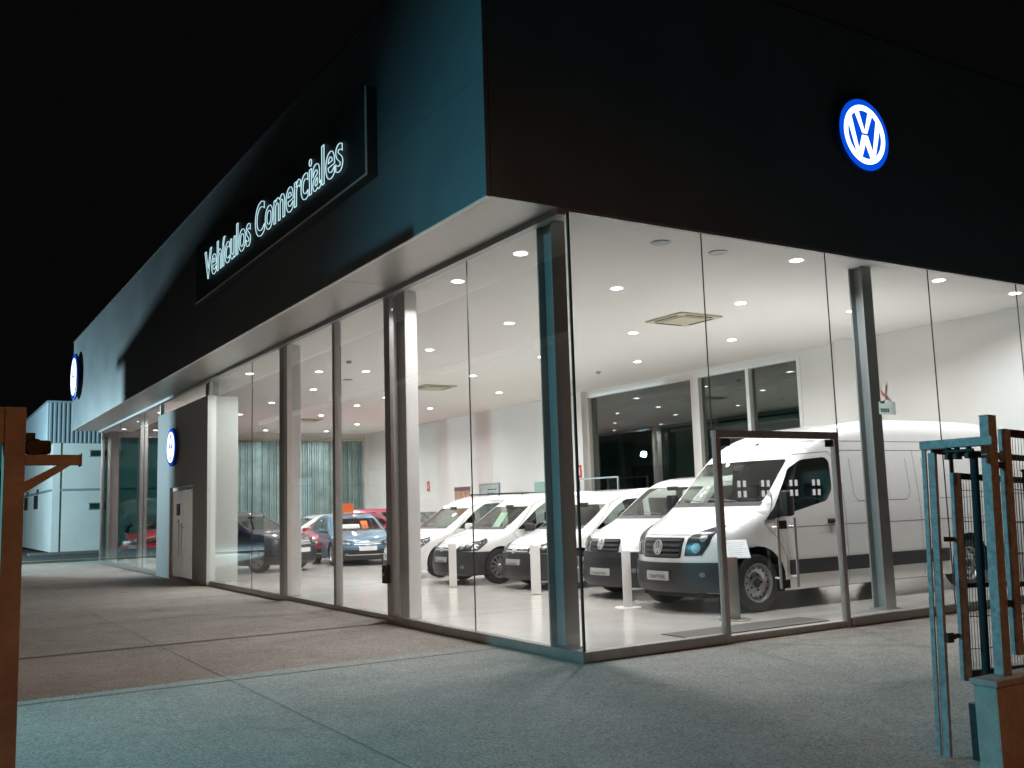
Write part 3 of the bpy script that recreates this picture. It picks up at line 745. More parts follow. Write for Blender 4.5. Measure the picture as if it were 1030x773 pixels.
    for i in range(nsl):
        zc = z0+(z1-z0)*(i+.5)/nsl; zz = (z1-z0)/nsl*.52
        ww = np.interp(zc, [z0, z1], [gp[1][0], gp[2][0]])-.03
        patch(g, C.front, rpoly([(-ww, zc-zz/2), (ww, zc-zz/2), (ww, zc+zz/2), (-ww, zc+zz/2)], .01), (), .08, .022, .018, cen)
    g.build('slat', M[S.get('slatm', 'slat')], go, smooth=50, fix=False)
    # emblem
    ez, er = S['emblem']; g = MB()
    patch(g, C.front, ell(0, ez, er, er, 24), [ell(0, ez, er*.82, er*.82, 24)], .03, .034, .015, cen)
    for sx in (-1, 1):
        for (p, q) in (((.36, .78), (.07, .06)), ((.66, .52), (.33, -.76)), ((.07, -.04), (.33, -.76))):
            w = .11*er; patch(g, C.front, [(sx*p[0]*er-w, ez+p[1]*er), (sx*p[0]*er+w, ez+p[1]*er), (sx*q[0]*er+w, ez+q[1]*er), (sx*q[0]*er-w, ez+q[1]*er)], (), .03, .034, .015, cen)
    g.build('emblem', M['chrome'], t, smooth=50, fix=False)
    # plate
    pz, pw, ph = S['plate'][:3]; g = MB(); patch(g, C.front, rpoly([(-pw, pz-ph), (pw, pz-ph), (pw, pz+ph), (-pw, pz+ph)], .01), (), .1, .040, .03, cen); pl = g.build('number_plate', M[S['plate'][3]], t, smooth=50, fix=False)
    if S['plate'][4]:
        vs, fs = text_mesh(S['plate'][4], .1, extrude=.0); a0 = min(v.x for v in vs); a1 = max(v.x for v in vs); sxx = pw*1.6/(a1-a0)
        yz = np.array([(-(v.x-(a0+a1)/2)*sxx*-1, pz-.038+v.y*ph*12.5) for v in vs]); yz[:, 0] *= -1
        p3 = C.front(yz); g = MB(); g.add([(p[0]-.046, p[1], p[2]) for p in p3], [f[::-1] for f in fs]); g.build('lettering', M['ink'], pl, fix=False)
    # headlights
    for s in (-1, 1):
        g = MB(); patch(g, C.front, [(s*a, b) for a, b in S['hl_f']], (), .05, .008, .02, cen)
        if S.get('hl_s'): patch(g, side[s], C.inv(S['hl_s']), (), .05, .008, .02, cen)
        h_ = g.build('headlight', M['hl_dark'], t, smooth=60, fix=False)
        for (a, b, rr, rz_) in S['bulbs']:
            g = MB(); patch(g, C.front, ell(s*a, b, rr, rz_, 14), (), .03, .016, .006, cen); g.build('reflector', M['lens'], h_, smooth=60, fix=False)
        if S.get('fog'):
            a, b, rr = S['fog']; g = MB(); patch(g, C.front, ell(s*a, b, rr, rr*.8, 14), (), .03, .03, .01, cen); g.build('fog_lamp', M['lens'], bo, smooth=60, fix=False)
    # rear lamps
    for s in (-1, 1):
        a, b, z0, z1 = S['rl']; g = MB(); patch(g, side[s], [(S['L']-b, z0), (S['L']-.03, z0), (S['L']-.03-a*0, z1), (S['L']-b, z1)], (), .05, .01, .02, cen); g.build('rear_lamp', M['redlamp'], t, smooth=60, fix=False)
    # mirrors
    mx, mz, mw, mh = S['mirror']
    for s in (-1, 1):
        g = MB(); y0 = s*(float(C.Wz(mz))+.02); g.box(mx-.09, mx+.07, y0+s*.06, y0+s*(.06+mw), mz-mh/2, mz+mh/2, bev=.05)
        o = g.build('wing_mirror', M[S.get('mirm', 'bump')], t, smooth=50)
        g = MB(); g.box(mx-.04, mx+.04, y0-s*.05, y0+s*.07, mz-mh/2, mz-mh/2+.06, bev=.015); g.build('arm', M['bump'], o, smooth=50)
        g = MB(); g.box(mx+.071, mx+.074, y0+s*.08, y0+s*(.04+mw), mz-mh/2+.03, mz+mh/2-.03); g.build('mirror_glass', M['chrome'], o)
    # handles
    g = MB()
    for hx, hz in S['handles']:
        for s in (-1, 1): y0 = s*float(C.Wz(hz)); g.box(hx-.09, hx+.09, y0+s*.012, y0+s*.045, hz-.018, hz+.018, bev=.012); g.box(hx-.075, hx+.075, y0-s*.01, y0+s*.006, hz-.04, hz+.03, bev=.01)
    g.build('door_handle', M[S.get('handm', 'bump')], t, smooth=50)
    # wheels and wells
    for x in (fx, rx):
        for s in (-1, 1):
            yw = s*(S['W']-.035-S['ww']/2); wheel(t, x, yw, wr, S['ww'], S['wheel'], s)
    for x in (fx, rx):
        for s in (-1, 1):
            g = MB(); n = 14; R_ = ar+.01; a = [PI*i/n for i in range(n+1)]; ya, yb = s*(S['W']-.03), s*(S['W']-.42)
            vs = [(x-R_*math.cos(q), ya, wr+R_*math.sin(q)) for q in a]+[(x-R_*math.cos(q), yb, wr+R_*math.sin(q)) for q in a]
            g.add(vs, [(i, i+1, n+2+i, n+1+i) for i in range(n)]+[tuple(range(n+1, 2*n+2))]); g.build('wheel_arch_liner', M['rim_dark'], t, fix=False)
    g = MB(); g.box(.25, S['L']-.15, -S['W']+.42, S['W']-.42, .2, .45, bev=.03); g.box(fx+ar, rx-ar, -S['W']+.09, S['W']-.09, sill-.02, .42, bev=.02); g.build('underbody', M['rim_dark'], t)
    # cabin
    cb = S['cabin']; zf = cb['floor']; g = MB(); wi = S['W']-.09
    dx = C.P[np.argmin(abs(C.S-ss0))][0]
    g.box(dx+.12, dx+.62, -wi+.02, wi-.02, zf+.25, cb['dash'], bev=.06); g.build('dashboard', M['dash'], t, smooth=50)
    g = MB(); g.box(dx+.1, S['L']-.3, -wi, wi, zf-.05, zf); g.build('cabin_floor', M['seat'], t)
    for sx_ in cb['rows']:
        for yc in cb['ys']:
            g = MB(); g.box(sx_, sx_+.48, yc-.23, yc+.23, zf+.15, zf+.42, bev=.06)
            sl = .12; zt = cb['top']
            bm2 = MB(); bm2.box(-.07, .07, yc-.22, yc+.22, 0, zt-zf-.42, bev=.06); g.add([(v[0]+sx_+.50+v[2]*.18, v[1], v[2]+zf+.38) for v in bm2.v], bm2.f)
            g.box(sx_+.56+(zt-zf-.42)*.18, sx_+.66+(zt-zf-.42)*.18, yc-.12, yc+.12, zt, zt+.2, bev=.045)
            g.build('seat', M['seat'], t, smooth=50)
    st = MB(); st.lathe([(.19+.014*math.cos(a), .014*math.sin(a)) for a in np.linspace(0, 2*PI, 9)], (dx+.78, .36, cb['dash']-.02), (-.8, 0, .6), 24, close=True)
    st.tube((dx+.78, .36, cb['dash']-.02), (dx+.5, .36, cb['dash']-.2), .03); st.build('steering_wheel', M['dash'], t, smooth=60)
    if cb.get('bulk'):
        g = MB(); g.box(cb['bulk'], cb['bulk']+.03, -wi, wi, zf, cb['bz']); g.build('bulkhead', M['trim'], t)
    g = MB(); g.box(C.P[np.argmin(abs(C.S-ss1))][0]-.03, C.P[np.argmin(abs(C.S-ss1))][0]+.04, -.12, .12, cb['mir']-.03, cb['mir']+.04, bev=.015); g.build('rear_view_mirror', M['dash'], t, smooth=50)
    return t, C, cen

# --- specs
CR = dict(paint='pwhite', W=1.055, H=2.75, L=7.10, kf=.46, xe=1.5, th=.15, zb=1.2, taper=.11,
  prof=[(.16, .27), (.03, .30), (.0, .48), (.02, .70), (.05, .96), (.13, 1.09), (.45, 1.21), (.96, 1.42), (1.76, 2.15), (2.15, 2.40), (2.6, 2.55), (3.3, 2.68), (4.1, 2.73), (6.4, 2.73), (6.92, 2.68), (7.08, 2.3), (7.10, .9), (7.10, .34)],
  rads=[.10, .12, .13, .13, .13, .14, .14, .11, .10, .17, .22, .24, .24, .24, .22, .14, .10, .10],
  fx=.92, rx=5.70, wr=.395, arch=.10, sill=.26, ww=.25, wheel='steel', ws=(1.00, 1.72), wsv=(.97, .96), bz=(.30, .69), brise=.0,
  wins=[[(1.14, 1.24), (1.74, 1.96), (1.95, 2.08), (2.46, 2.12), (2.54, 2.05), (2.51, 1.64), (2.37, 1.48), (1.66, 1.34)]],
  seams=[[(1.44, .30), (1.46, .70), (1.30, .98), (1.08, 1.18), (1.66, 2.0), (1.9, 2.16), (2.54, 2.20), (2.64, 2.1), (2.62, .30)],
         [(2.2, 2.36), (7.0, 2.36)], [(2.74, .30), (2.74, 2.22), (6.95, 2.22)],
         [(2.98, 2.1), (2.98, 1.56), (3.06, 1.46), (4.2, 1.46), (4.3, 1.56), (4.3, 2.1)], [(4.5, .30), (4.5, 2.22)], [(4.7, 2.1), (4.7, 1.56), (4.8, 1.46), (6.4, 1.46), (6.5, 1.56), (6.5, 2.1)],
         [(1.5, 1.12), (2.61, 1.13)], [(2.65, 1.13), (6.95, 1.13)]],
  hoodline=(.13, .9), side_parts=[([(1.50, .47), (2.60, .47), (2.60, .67), (1.50, .67)], 'bump', .02, 'side_moulding'), ([(2.645, .47), (5.12, .47), (5.12, .67), (2.645, .67)], 'bump', .02, 'side_moulding'), ([(6.26, .47), (6.98, .47), (6.98, .67), (6.26, .67)], 'bump', .02, 'side_moulding'),
     ([(1.06, 1.22), (1.36, 1.48), (1.40, 1.28)], 'bump', .012, 'mirror_base')],
  grille=[(-.43, .755), (.43, .755), (.46, 1.03), (-.46, 1.03)], slats=4, emblem=(.895, .10), plate=(.51, .25, .06, 'plate', 'CRAFTER'),
  hl_f=[(.49, .78), (.74, .785), (.83, .93), (.855, 1.17), (.78, 1.185), (.60, 1.09), (.52, 1.02)], hl_s=None,
  bulbs=[(.66, .885, .065, .07), (.74, 1.02, .05, .055)], fog=(.76, .53, .04), bins=[([(-.30, .43), (.30, .43), (.30, .59), (-.30, .59)], 'grille', .026, 'plate_recess'), ([(-.62, .33), (.62, .33), (.62, .385), (-.62, .385)], 'grille', .026, 'air_intake')],
  rl=(0, .14, .95, 1.45), mirror=(1.38, 1.46, .15, .36), mirm='grille', handles=[(2.42, 1.19)], cabin=dict(floor=.62, dash=1.38, rows=(1.85,), ys=(-.6, 0, .55), top=1.55, bulk=2.68, bz=2.3, mir=2.0))
TR = dict(paint='pwhite', W=.95, H=1.97, L=4.89, kf=.42, xe=1.5, th=.16, zb=.95,
  prof=[(.10, .20), (.0, .25), (.0, .5), (.03, .72), (.07, .93), (.18, 1.01), (.50, 1.12), (.88, 1.26), (1.68, 1.82), (2.05, 1.93), (2.6, 1.97), (4.2, 1.96), (4.62, 1.90), (4.82, 1.5), (4.88, .9), (4.89, .34)],
  rads=[.1, .12, .12, .12, .12, .13, .13, .10, .09, .11, .14, .14, .13, .12, .10, .10],
  fx=.94, rx=3.92, wr=.36, arch=.05, sill=.27, ww=.22, wheel='steel', ws=(.92, 1.64), wsv=(.96, .95), bz=(.22, .752),
  wins=[[(1.22, 1.20), (1.85, 1.70), (2.05, 1.77), (2.40, 1.78), (2.46, 1.70), (2.46, 1.22), (2.40, 1.16)], [(2.62, 1.22), (2.62, 1.74), (3.55, 1.74), (3.55, 1.22)]],
  seams=[[(1.36, .32), (1.36, .9), (1.15, 1.12), (1.8, 1.75), (2.05, 1.84), (2.5, 1.84), (2.53, .32)], [(2.6, 1.05), (4.7, 1.05)], [(3.62, .9), (3.62, 1.84)]],
  hoodline=(.16, .9), grille=[(-.40, .76), (.40, .76), (.42, .96), (-.42, .96)], slats=3, emblem=(.875, .085), plate=(.44, .26, .055, 'plate', 'Transporter'),
  hl_f=[(.46, .76), (.82, .78), (.82, 1.0), (.66, .99), (.48, .96)], hl_s=[(.36, .78), (.44, .79), (.62, .95), (.66, 1.04), (.5, 1.03), (.40, 1.0)],
  bulbs=[(.60, .87, .065, .065), (.74, .89, .055, .055)], fog=(.70, .47, .045), bins=[([(-.55, .54), (.55, .54), (.55, .66), (-.55, .66)], 'grille', .026, 'air_intake')],
  rl=(0, .14, .95, 1.45), mirror=(1.42, 1.26, .2, .22), mirm='bump', handles=[(2.28, 1.02)], cabin=dict(floor=.45, dash=1.24, rows=(1.75, 2.9), ys=(-.5, .5), top=1.35, mir=1.75))
CA = dict(paint='pwhite', W=.897, H=1.82, L=4.41, kf=.40, xe=1.4, th=.17, zb=.85,
  prof=[(.10, .18), (.0, .22), (.0, .45), (.02, .60), (.07, .74), (.20, .82), (.55, .95), (1.0, 1.07), (1.72, 1.56), (2.1, 1.74), (2.6, 1.82), (3.7, 1.80), (4.12, 1.74), (4.32, 1.3), (4.40, .8), (4.41, .32)],
  rads=[.1, .12, .12, .12, .12, .13, .13, .10, .09, .10, .13, .13, .12, .12, .10, .10],
  fx=.90, rx=3.56, wr=.352, arch=.045, sill=.24, ww=.205, wheel='12', ws=(1.02, 1.68), wsv=(.96, .95), bz=(.20, .655),
  wins=[[(1.30, 1.06), (1.85, 1.47), (2.1, 1.60), (2.48, 1.62), (2.52, 1.55), (2.5, 1.10), (2.44, 1.04)], [(2.66, 1.08), (2.66, 1.62), (3.45, 1.60), (3.45, 1.08)]],
  seams=[[(1.36, .28), (1.36, .8), (1.2, .98), (1.8, 1.54), (2.08, 1.67), (2.55, 1.68), (2.58, .28)], [(2.6, .92), (4.25, .92)], [(3.52, .8), (3.52, 1.68)]],
  hoodline=(.18, .9), grille=[(-.42, .665), (.42, .665), (.40, .765), (-.40, .765)], slats=2, slatm='chrome', emblem=(.72, .072), plate=(.50, .24, .05, 'plate', 'Caddy'),
  hl_f=[(.45, .655), (.79, .67), (.79, .86), (.64, .84), (.47, .775)], hl_s=[(.30, .68), (.38, .68), (.60, .82), (.68, .92), (.5, .90), (.38, .85)],
  bulbs=[(.58, .745, .055, .05), (.71, .77, .05, .05)], fog=(.66, .36, .045), bins=[([(-.52, .26), (.52, .26), (.52, .40), (-.52, .40)], 'grille', .026, 'air_intake')],
  rl=(0, .12, .85, 1.3), mirror=(1.52, 1.10, .19, .16), handles=[(2.35, .90)], cabin=dict(floor=.35, dash=1.06, rows=(1.7, 2.6), ys=(-.42, .42), top=1.2, mir=1.52))
HB = dict(paint='pblue', W=.895, H=1.455, L=4.25, kf=.34, xe=1.1, th=.24, zb=.72,
  prof=[(.10, .16), (.02, .20), (.0, .40), (.02, .52), (.06, .64), (.22, .74), (.6, .85), (1.12, .94), (1.85, 1.33), (2.15, 1.42), (2.6, 1.455), (3.3, 1.42), (3.72, 1.33), (4.05, .98), (4.18, .92), (4.25, .6), (4.22, .26)],
  rads=[.12, .14, .14, .14, .14, .13, .13, .10, .08, .09, .10, .10, .10, .10, .12, .12, .10],
  fx=.86, rx=3.48, wr=.318, arch=.045, sill=.20, ww=.215, wheel='5', ws=(1.16, 1.82), wsv=(.95, .93), rw=(3.68, 4.02), bz=(.18, .44), bmat='grille',
  wins=[[(1.42, .95), (1.95, 1.25), (2.2, 1.33), (2.45, 1.33), (2.45, .96)], [(2.55, .96), (2.55, 1.33), (3.0, 1.31), (3.45, 1.20), (3.62, 1.05), (3.4, .99)]],
  seams=[[(1.42, .24), (1.38, .7), (1.45, .93)], [(2.5, .24), (2.5, 1.35)], [(3.1, .5), (3.45, .8), (3.45, .98)], [(.75, .75), (4.0, .80)]],
  hoodline=(.2, .8), grille=[(-.42, .565), (.42, .565), (.42, .645), (-.42, .645)], slats=2, slatm='chrome', emblem=(.60, .062), plate=(.47, .26, .055, 'platew', ''),
  hl_f=[(.44, .56), (.75, .57), (.75, .72), (.6, .71), (.46, .66)], hl_s=[(.24, .59), (.3, .585), (.54, .67), (.6, .74), (.42, .745), (.3, .72)],
  bulbs=[(.56, .62, .05, .045), (.68, .645, .045, .04)], fog=(.62, .33, .04), bins=[([(-.5, .36), (.5, .36), (.5, .42), (-.5, .42)], 'grille', .03, 'air_intake'), ([(-.6, .30), (.6, .30), (.6, .315), (-.6, .315)], 'chrome', .035, 'trim_strip')],
  rl=(0, .2, .75, .92), mirror=(1.55, .98, .18, .13), mirm='pblue', handm='pblue', handles=[(2.32, .82), (3.28, .84)], cabin=dict(floor=.28, dash=.93, rows=(1.75, 2.65), ys=(-.38, .38), top=1.0, mir=1.28))
def var(base, **k): d = dict(base); d.update(k); return d
def scaled(base, fz, **k):
    d = dict(base); 
    return var(d, **k)

grp = 'white vans parked side by side in the showroom'
t_cr, C_cr, _ = vehicle('panel_van', 'large white high roof panel van behind the glass door', 'van', CR, (3.05, 2.42, 0), 0, grp)
# small roof aerial
m = MB(); m.prism([(1.98, 2.26), (2.12, 2.385), (2.08, 2.26)], 'y', -.03, .03); m.build('roof_aerial', M['ink'], t_cr)
vehicle('panel_van', 'white low roof van with black bumper between the large van and the corner column', 'van', TR, (3.62, 4.55, 0), 0, grp)
vehicle('compact_van', 'small white van partly hidden behind the corner steel column', 'van', CA, (3.64, 7.28, 0), 0, grp)
t_a, _, _ = vehicle('compact_van', 'small white van with black bumper and alloy wheels, left of the corner column', 'van', CA, (3.28, 9.48, 0), 0, grp)
m = MB(); m.prism([(1.30, 1.08), (1.305, 1.08), (1.56, 1.40), (1.555, 1.40)], 'y', -.12, .16); m.build('windscreen_card', M['greencard'], t_a)
t4, C4, _ = vehicle('compact_van', 'white van with body coloured mirrors and roof rails, leftmost of the vans', 'van', var(CA, mirm='pwhite', bmat='pwhite', H=1.82, wheel='5'), (3.35, 12.15, 0), 0, grp)
m = MB()
for s in (-1, 1):
    m.tube((2.5, s*.66, 1.835), (3.9, s*.66, 1.835), .018, 8); 
    for x in (2.55, 3.2, 3.85): m.tube((x, s*.66, 1.75), (x, s*.66, 1.835), .018, 8)
m.build('roof_rail', M['ink'], t4)
def heading(hx, hy): return math.atan2(-hy, -hx)
def place(front, hx, hy):  # vehicle local origin at nose centre, local +x points backwards
    return (front[0], front[1], 0), heading(hx, hy)
l, r = place((5.05, 17.3), -.16, -.987)
HB2 = var(HB)
tb, Cb, _ = vehicle('hatchback_car', 'metallic light blue hatchback facing the glass with a white plate', 'car', HB2, l, r, 'passenger cars in the showroom')
# price cards of the blue car
m = MB(); m.prism([(1.32, 1.02), (1.325, 1.02), (1.50, 1.14), (1.495, 1.14)], 'y', -.1, .45); m.build('windscreen_card', M['paper'], tb)
m = MB(); m.prism([(1.34, 1.0), (1.345, 1.0), (1.62, 1.23), (1.615, 1.23)], 'y', -.36, -.16); m.build('windscreen_card', M['orange'], tb)
ti = thing('roof_price_sign', 'orange square price sign standing on the blue hatchback roof', 'sign', (5.05+.16*2.5, 17.3+.987*2.5, 1.457), r)
m = MB(); m.box(-.01, .01, -.17, .17, .02, .30, bev=.004); m.build('panel', M['orange'], ti)
m = MB(); m.box(-.06, .06, -.12, .12, 0, .02, bev=.005); m.build('foot', M['white'], ti)
SUV = var(HB, paint='pdark', H=1.60, wr=.345, wheel='5', mirm='pdark', handm='pdark', arch=.05,
  prof=[(.10, .20), (.02, .24), (.0, .48), (.02, .62), (.06, .78), (.22, .89), (.6, .98), (1.12, 1.05), (1.80, 1.45), (2.1, 1.56), (2.6, 1.60), (3.3, 1.58), (3.8, 1.50), (4.1, 1.12), (4.2, 1.04), (4.25, .7), (4.22, .30)],
  wins=[[(1.42, 1.07), (1.92, 1.38), (2.2, 1.47), (2.45, 1.47), (2.45, 1.08)], [(2.55, 1.08), (2.55, 1.47), (3.0, 1.46), (3.5, 1.36), (3.66, 1.18), (3.4, 1.10)]],
  seams=[[(1.42, .3), (1.38, .8), (1.45, 1.03)], [(2.5, .3), (2.5, 1.5)], [(.75, .88), (4.0, .92)]],
  grille=[(-.42, .68), (.42, .68), (.42, .80), (-.42, .80)], emblem=(.74, .07), plate=(.55, .26, .055, 'platew', ''),
  hl_f=[(.44, .68), (.75, .69), (.75, .86), (.6, .85), (.46, .81)], hl_s=[(.26, .70), (.3, .70), (.50, .78), (.56, .89), (.42, .885), (.3, .86)], bulbs=[(.56, .75, .055, .05), (.68, .78, .05, .045)],
  bz=(.22, .50), bins=[([(-.5, .38), (.5, .38), (.5, .44), (-.5, .44)], 'grille', .03, 'air_intake')], cabin=dict(floor=.35, dash=1.04, rows=(1.75, 2.65), ys=(-.38, .38), top=1.12, mir=1.42), mirror=(1.55, 1.1, .18, .14), handles=[(2.32, .95), (3.28, .97)])
l, r = place((2.98, 16.75), .52, -.854)
ts, _, _ = vehicle('hatchback_car', 'glossy midnight blue car turned to the right with silver spoked wheels', 'car', SUV, l, r, 'passenger cars in the showroom')
RD = var(HB, paint='pcrim', mirm='pcrim', handm='pcrim', plate=(.47, .26, .055, 'platew', ''))
l, r = place((4.15, 19.9), -.80, -.60); vehicle('hatchback_car', 'crimson hatchback half hidden behind the midnight blue car', 'car', RD, l, r, 'passenger cars in the showroom')
l, r = place((4.3, 25.2), -1.0, .0); vehicle('hatchback_car', 'white hatchback parked behind the crimson car near the blinds', 'car', var(HB, paint='pwhite', mirm='pwhite', handm='pwhite'), l, r, 'passenger cars in the showroom')
l, r = place((6.75, 20.4), -.30, -.954); vehicle('hatchback_car', 'dark red hatchback behind the right side of the blue car', 'car', var(SUV, paint='pcrim', mirm='pcrim', handm='pcrim'), l, r, 'passenger cars in the showroom')
l, r = place((.5, 26.3), -.80, -.60); vehicle('hatchback_car', 'bright red hatchback near the far left glass beside the entrance portal', 'car', var(SUV, paint='pred', mirm='bump', handm='pred'), l, r, 'passenger cars in the showroom')

# motorcycle beside the red car (dark shape at the far left panes)
t = thing('motorcycle', 'dark motorcycle standing in front of the bright red car at the far left glass', 'motorcycle', (.45, 28.9, 0), -.4)
m = MB(); m.lathe([(.23, -.05), (.31, -.05), (.33, 0), (.31, .05), (.23, .05), (.23, -.05)], (0, 0, .33), (.2, 1, 0), 28, close=True); m.tube((0, -.05, .33), (0, .05, .33), .06); m.build('wheel', M['tyre'], t, smooth=40)
m = MB(); m.lathe([(.21, -.06), (.29, -.06), (.31, 0), (.29, .06), (.21, .06), (.21, -.06)], (1.35, 0, .31), (0, 1, 0), 28, close=True); m.tube((1.35, -.06, .31), (1.35, .06, .31), .06); m.build('wheel', M['tyre'], t, smooth=40)
m = MB(); m.tube((0, -.08, .33), (.35, -.08, .98), .025); m.tube((0, .08, .33), (.35, .08, .98), .025); m.build('fork', M['chrome'], t)
m = MB(); m.box(.45, .95, -.16, .16, .3, .62, bev=.06); m.box(.38, .85, -.15, .15, .68, .95, bev=.08); m.box(.7, 1.4, -.03, .03, .3, .36); m.build('frame', M['grille'], t, smooth=40)
m = MB(); m.box(.85, 1.5, -.13, .13, .74, .84, bev=.04); m.build('seat', M['seat'], t, smooth=40)
m = MB(); m.tube((.36, -.38, 1.05), (.36, .38, 1.05), .016); m.tube((.36, -.3, 1.05), (.33, -.42, 1.22), .01); m.tube((.36, .3, 1.05), (.33, .42, 1.22), .01); m.box(.30, .34, -.50, -.36, 1.18, 1.28, bev=.01); m.box(.30, .34, .36, .50, 1.18, 1.28, bev=.01); m.build('handlebar', M['grille'], t)
m = MB(); m.lathe([(.0001, -.04), (.07, -.02), (.09, .06), (.0001, .1)], (.24, 0, .93), (1, 0, 0), 20); m.build('headlight', M['lens'], t, smooth=60)
m = MB(); m.prism([(.2, 1.0), (.26, 1.0), (.45, 1.35), (.43, 1.37)], 'y', -.15, .15); m.build('fly_screen', M['grille'], t)

# ------------------------------------------------------------------ information stands
def stand(x, y, lab, rz=0., w=.13, plate=True, h=.82, base=True, metal='white'):
    t = thing('information_stand', lab, 'sign stand', (x, y, 0), rz, 'information stands before the vans')
    m = MB(); m.box(-w/2, w/2, -.03, .03, .012, h, bev=.012); m.build('post', M[metal], t, smooth=40)
    if base:
        m = MB(); m.lathe([(.0001, .001), (.20, .001), (.20, .008), (.19, .013), (.0001, .013)], (0, 0, 0), (0, 0, 1), 32); m.build('foot', M[metal], t, smooth=40)
    if plate:
        m = MB(); bm2 = MB(); bm2.box(-.15, .15, -.006, .006, -.0, .30, bev=.004)
        a = -.72; m.add([(v[0]+.10, v[1]*math.cos(a)-v[2]*math.sin(a), h-.02+v[1]*math.sin(a)+v[2]*math.cos(a)) for v in bm2.v], bm2.f); m.build('panel', M['paper'], t)
        m = MB()
        for k in range(7):
            ww = random.uniform(.12, .24); s_ = .05+.032*k; m.add([(x_+.10, yv*math.cos(a)-zv*math.sin(a), h-.02+yv*math.sin(a)+zv*math.cos(a)) for x_, yv, zv in ((-.12, -.0068, s_), (-.12+ww, -.0068, s_), (-.12+ww, -.0068, s_+.007), (-.12, -.0068, s_+.007))], [(0, 1, 2, 3)])
        m.build('printed_line', M['column'], t, fix=False)
    return t
stand(3.12, 8.68, 'slim pale post stand before the van left of the corner column', h=.84, plate=False, w=.15, base=False, rz=-.5)
stand(3.35, 6.06, 'slim pale post stand just left of the corner column', h=.84, plate=False, w=.17, base=False, rz=-.5)
stand(3.12, 3.22, 'white post stand with slanted white panel before the low roof van', h=.83, rz=-.55)
stand(3.13, 1.03, 'metal post stand with slanted white panel behind the door frame', h=.80, rz=-.55, w=.14, metal='sill')

# door mat
m = MB(); m.box(1.55, 3.85, .12, .62, .001, .012, bev=.004); tag(m.build('door_mat', M['doormat']), 'grey floor mat inside the glass double door', 'mat')

# far interior: kiosk, posters, signs
t = thing('display_totem', 'white rounded display totem with a landscape photo by the side wall', 'display', (8.4, 20.4, 0), -.3)
m = MB(); m.prism([tuple(p) for p in rpoly([(-.5, 0.002), (.5, 0.002), (.5, 1.92), (-.5, 1.92)], .22, 6)], 'y', -.1, .1); m.build('casing', M['white'], t)
m = MB(); m.box(-.30, .36, -.106, -.101, 1.05, 1.42); m.build('photo', M['photo'], t)
def wallpanel(y0, y1, z0, z1, mt, lab, name='wall_poster', cat='poster', frame='white', extra=None):
    t = thing(name, lab, cat, (W_-.003, (y0+y1)/2, z0))
    d = (y1-y0)/2; m = MB(); m.box(-.05, 0, -d, d, 0, z1-z0, bev=.008); m.build('frame', M[frame], t)
    m = MB(); m.box(-.056, -.0505, -d+.06, d-.06, .06, z1-z0-.06); m.build('picture', M[mt], t)
    return t
tp = wallpanel(20.95, 22.2, 1.18, 2.28, 'poster1', 'orange and grey landscape poster in a pale frame on the side wall')
m = MB(); m.box(-.060, -.0565, -.58, .58, .92, 1.06); m.build('title_band', M['poster_blue'], tp)
tp = wallpanel(19.1, 20.4, 1.18, 2.30, 'poster2', 'grey framed notice poster right of the orange poster', frame='column')
m = MB(); 
for k in range(6): m.box(-.060, -.0565, -.5, random.uniform(.0, .5), .25+.13*k, .28+.13*k)
m.build('printed_line', M['ink'], tp)
t = thing('wall_shelf', 'small brown wooden shelf on the side wall above the vans', 'shelf', (W_-.003, 17.9, 1.82))
m = MB(); m.box(-.25, 0, -.55, .55, 0, .04); m.box(-.22, -.0, -.5, .5, .041, .14, bev=.01); m.build('board', M['pillar'], t)
wallpanel(15.0, 17.0, 1.15, 2.30, 'greenboard', 'pale green display board next to the corner column', 'display_board', 'board', 'colmetal')
for (y, z, lab) in ((24.28, 2.35, 'small red fire sign on the wall above the white totem'), (14.35, 2.45, 'small red fire sign on the pilaster left of the dark window')):
    t = thing('fire_sign', lab, 'sign', (W_-.005 if y > 20 else 10.315, y, z), 0, 'small red fire signs')
    m = MB(); m.box(-.012, 0, -.10, .10, -.18, .18, bev=.002); m.build('plate', M['signred'], t)
    m = MB(); m.box(-.016, -.0125, -.03, .03, -.1, .06); m.box(-.016, -.0125, -.05, .01, .07, .11); m.build('symbol', M['white'], t)
# tubular rail by the dark window
t = thing('glazed_partition', 'low glazed partition with pale frame before the dark side window', 'partition', (10.1, 13.2, -.12))
m = MB(); m.box(-.02, .02, .87, .91, .12, 2.32); m.box(-.02, .02, -.91, -.87, .12, 2.32); m.box(-.02, .02, -.91, .91, 2.32, 2.36); m.build('frame', M['column'], t)
m = MB(); m.box(-.006, .006, -.86, .86, .13, 2.31); m.build('pane', M['glass'], t)
# lock box on the sliding door
t = thing('lock_box', 'black box lock fixed to the sliding door mullion', 'lock', (-.052, 4.74, .62))
m = MB(); m.box(-.06, .0, -.09, .06, -.13, .13, bev=.01); m.build('case', M['ink'], t)
m = MB(); m.tube((-.06, -.01, .0), (-.085, -.01, .0), .02); m.build('knob', M['chrome'], t)
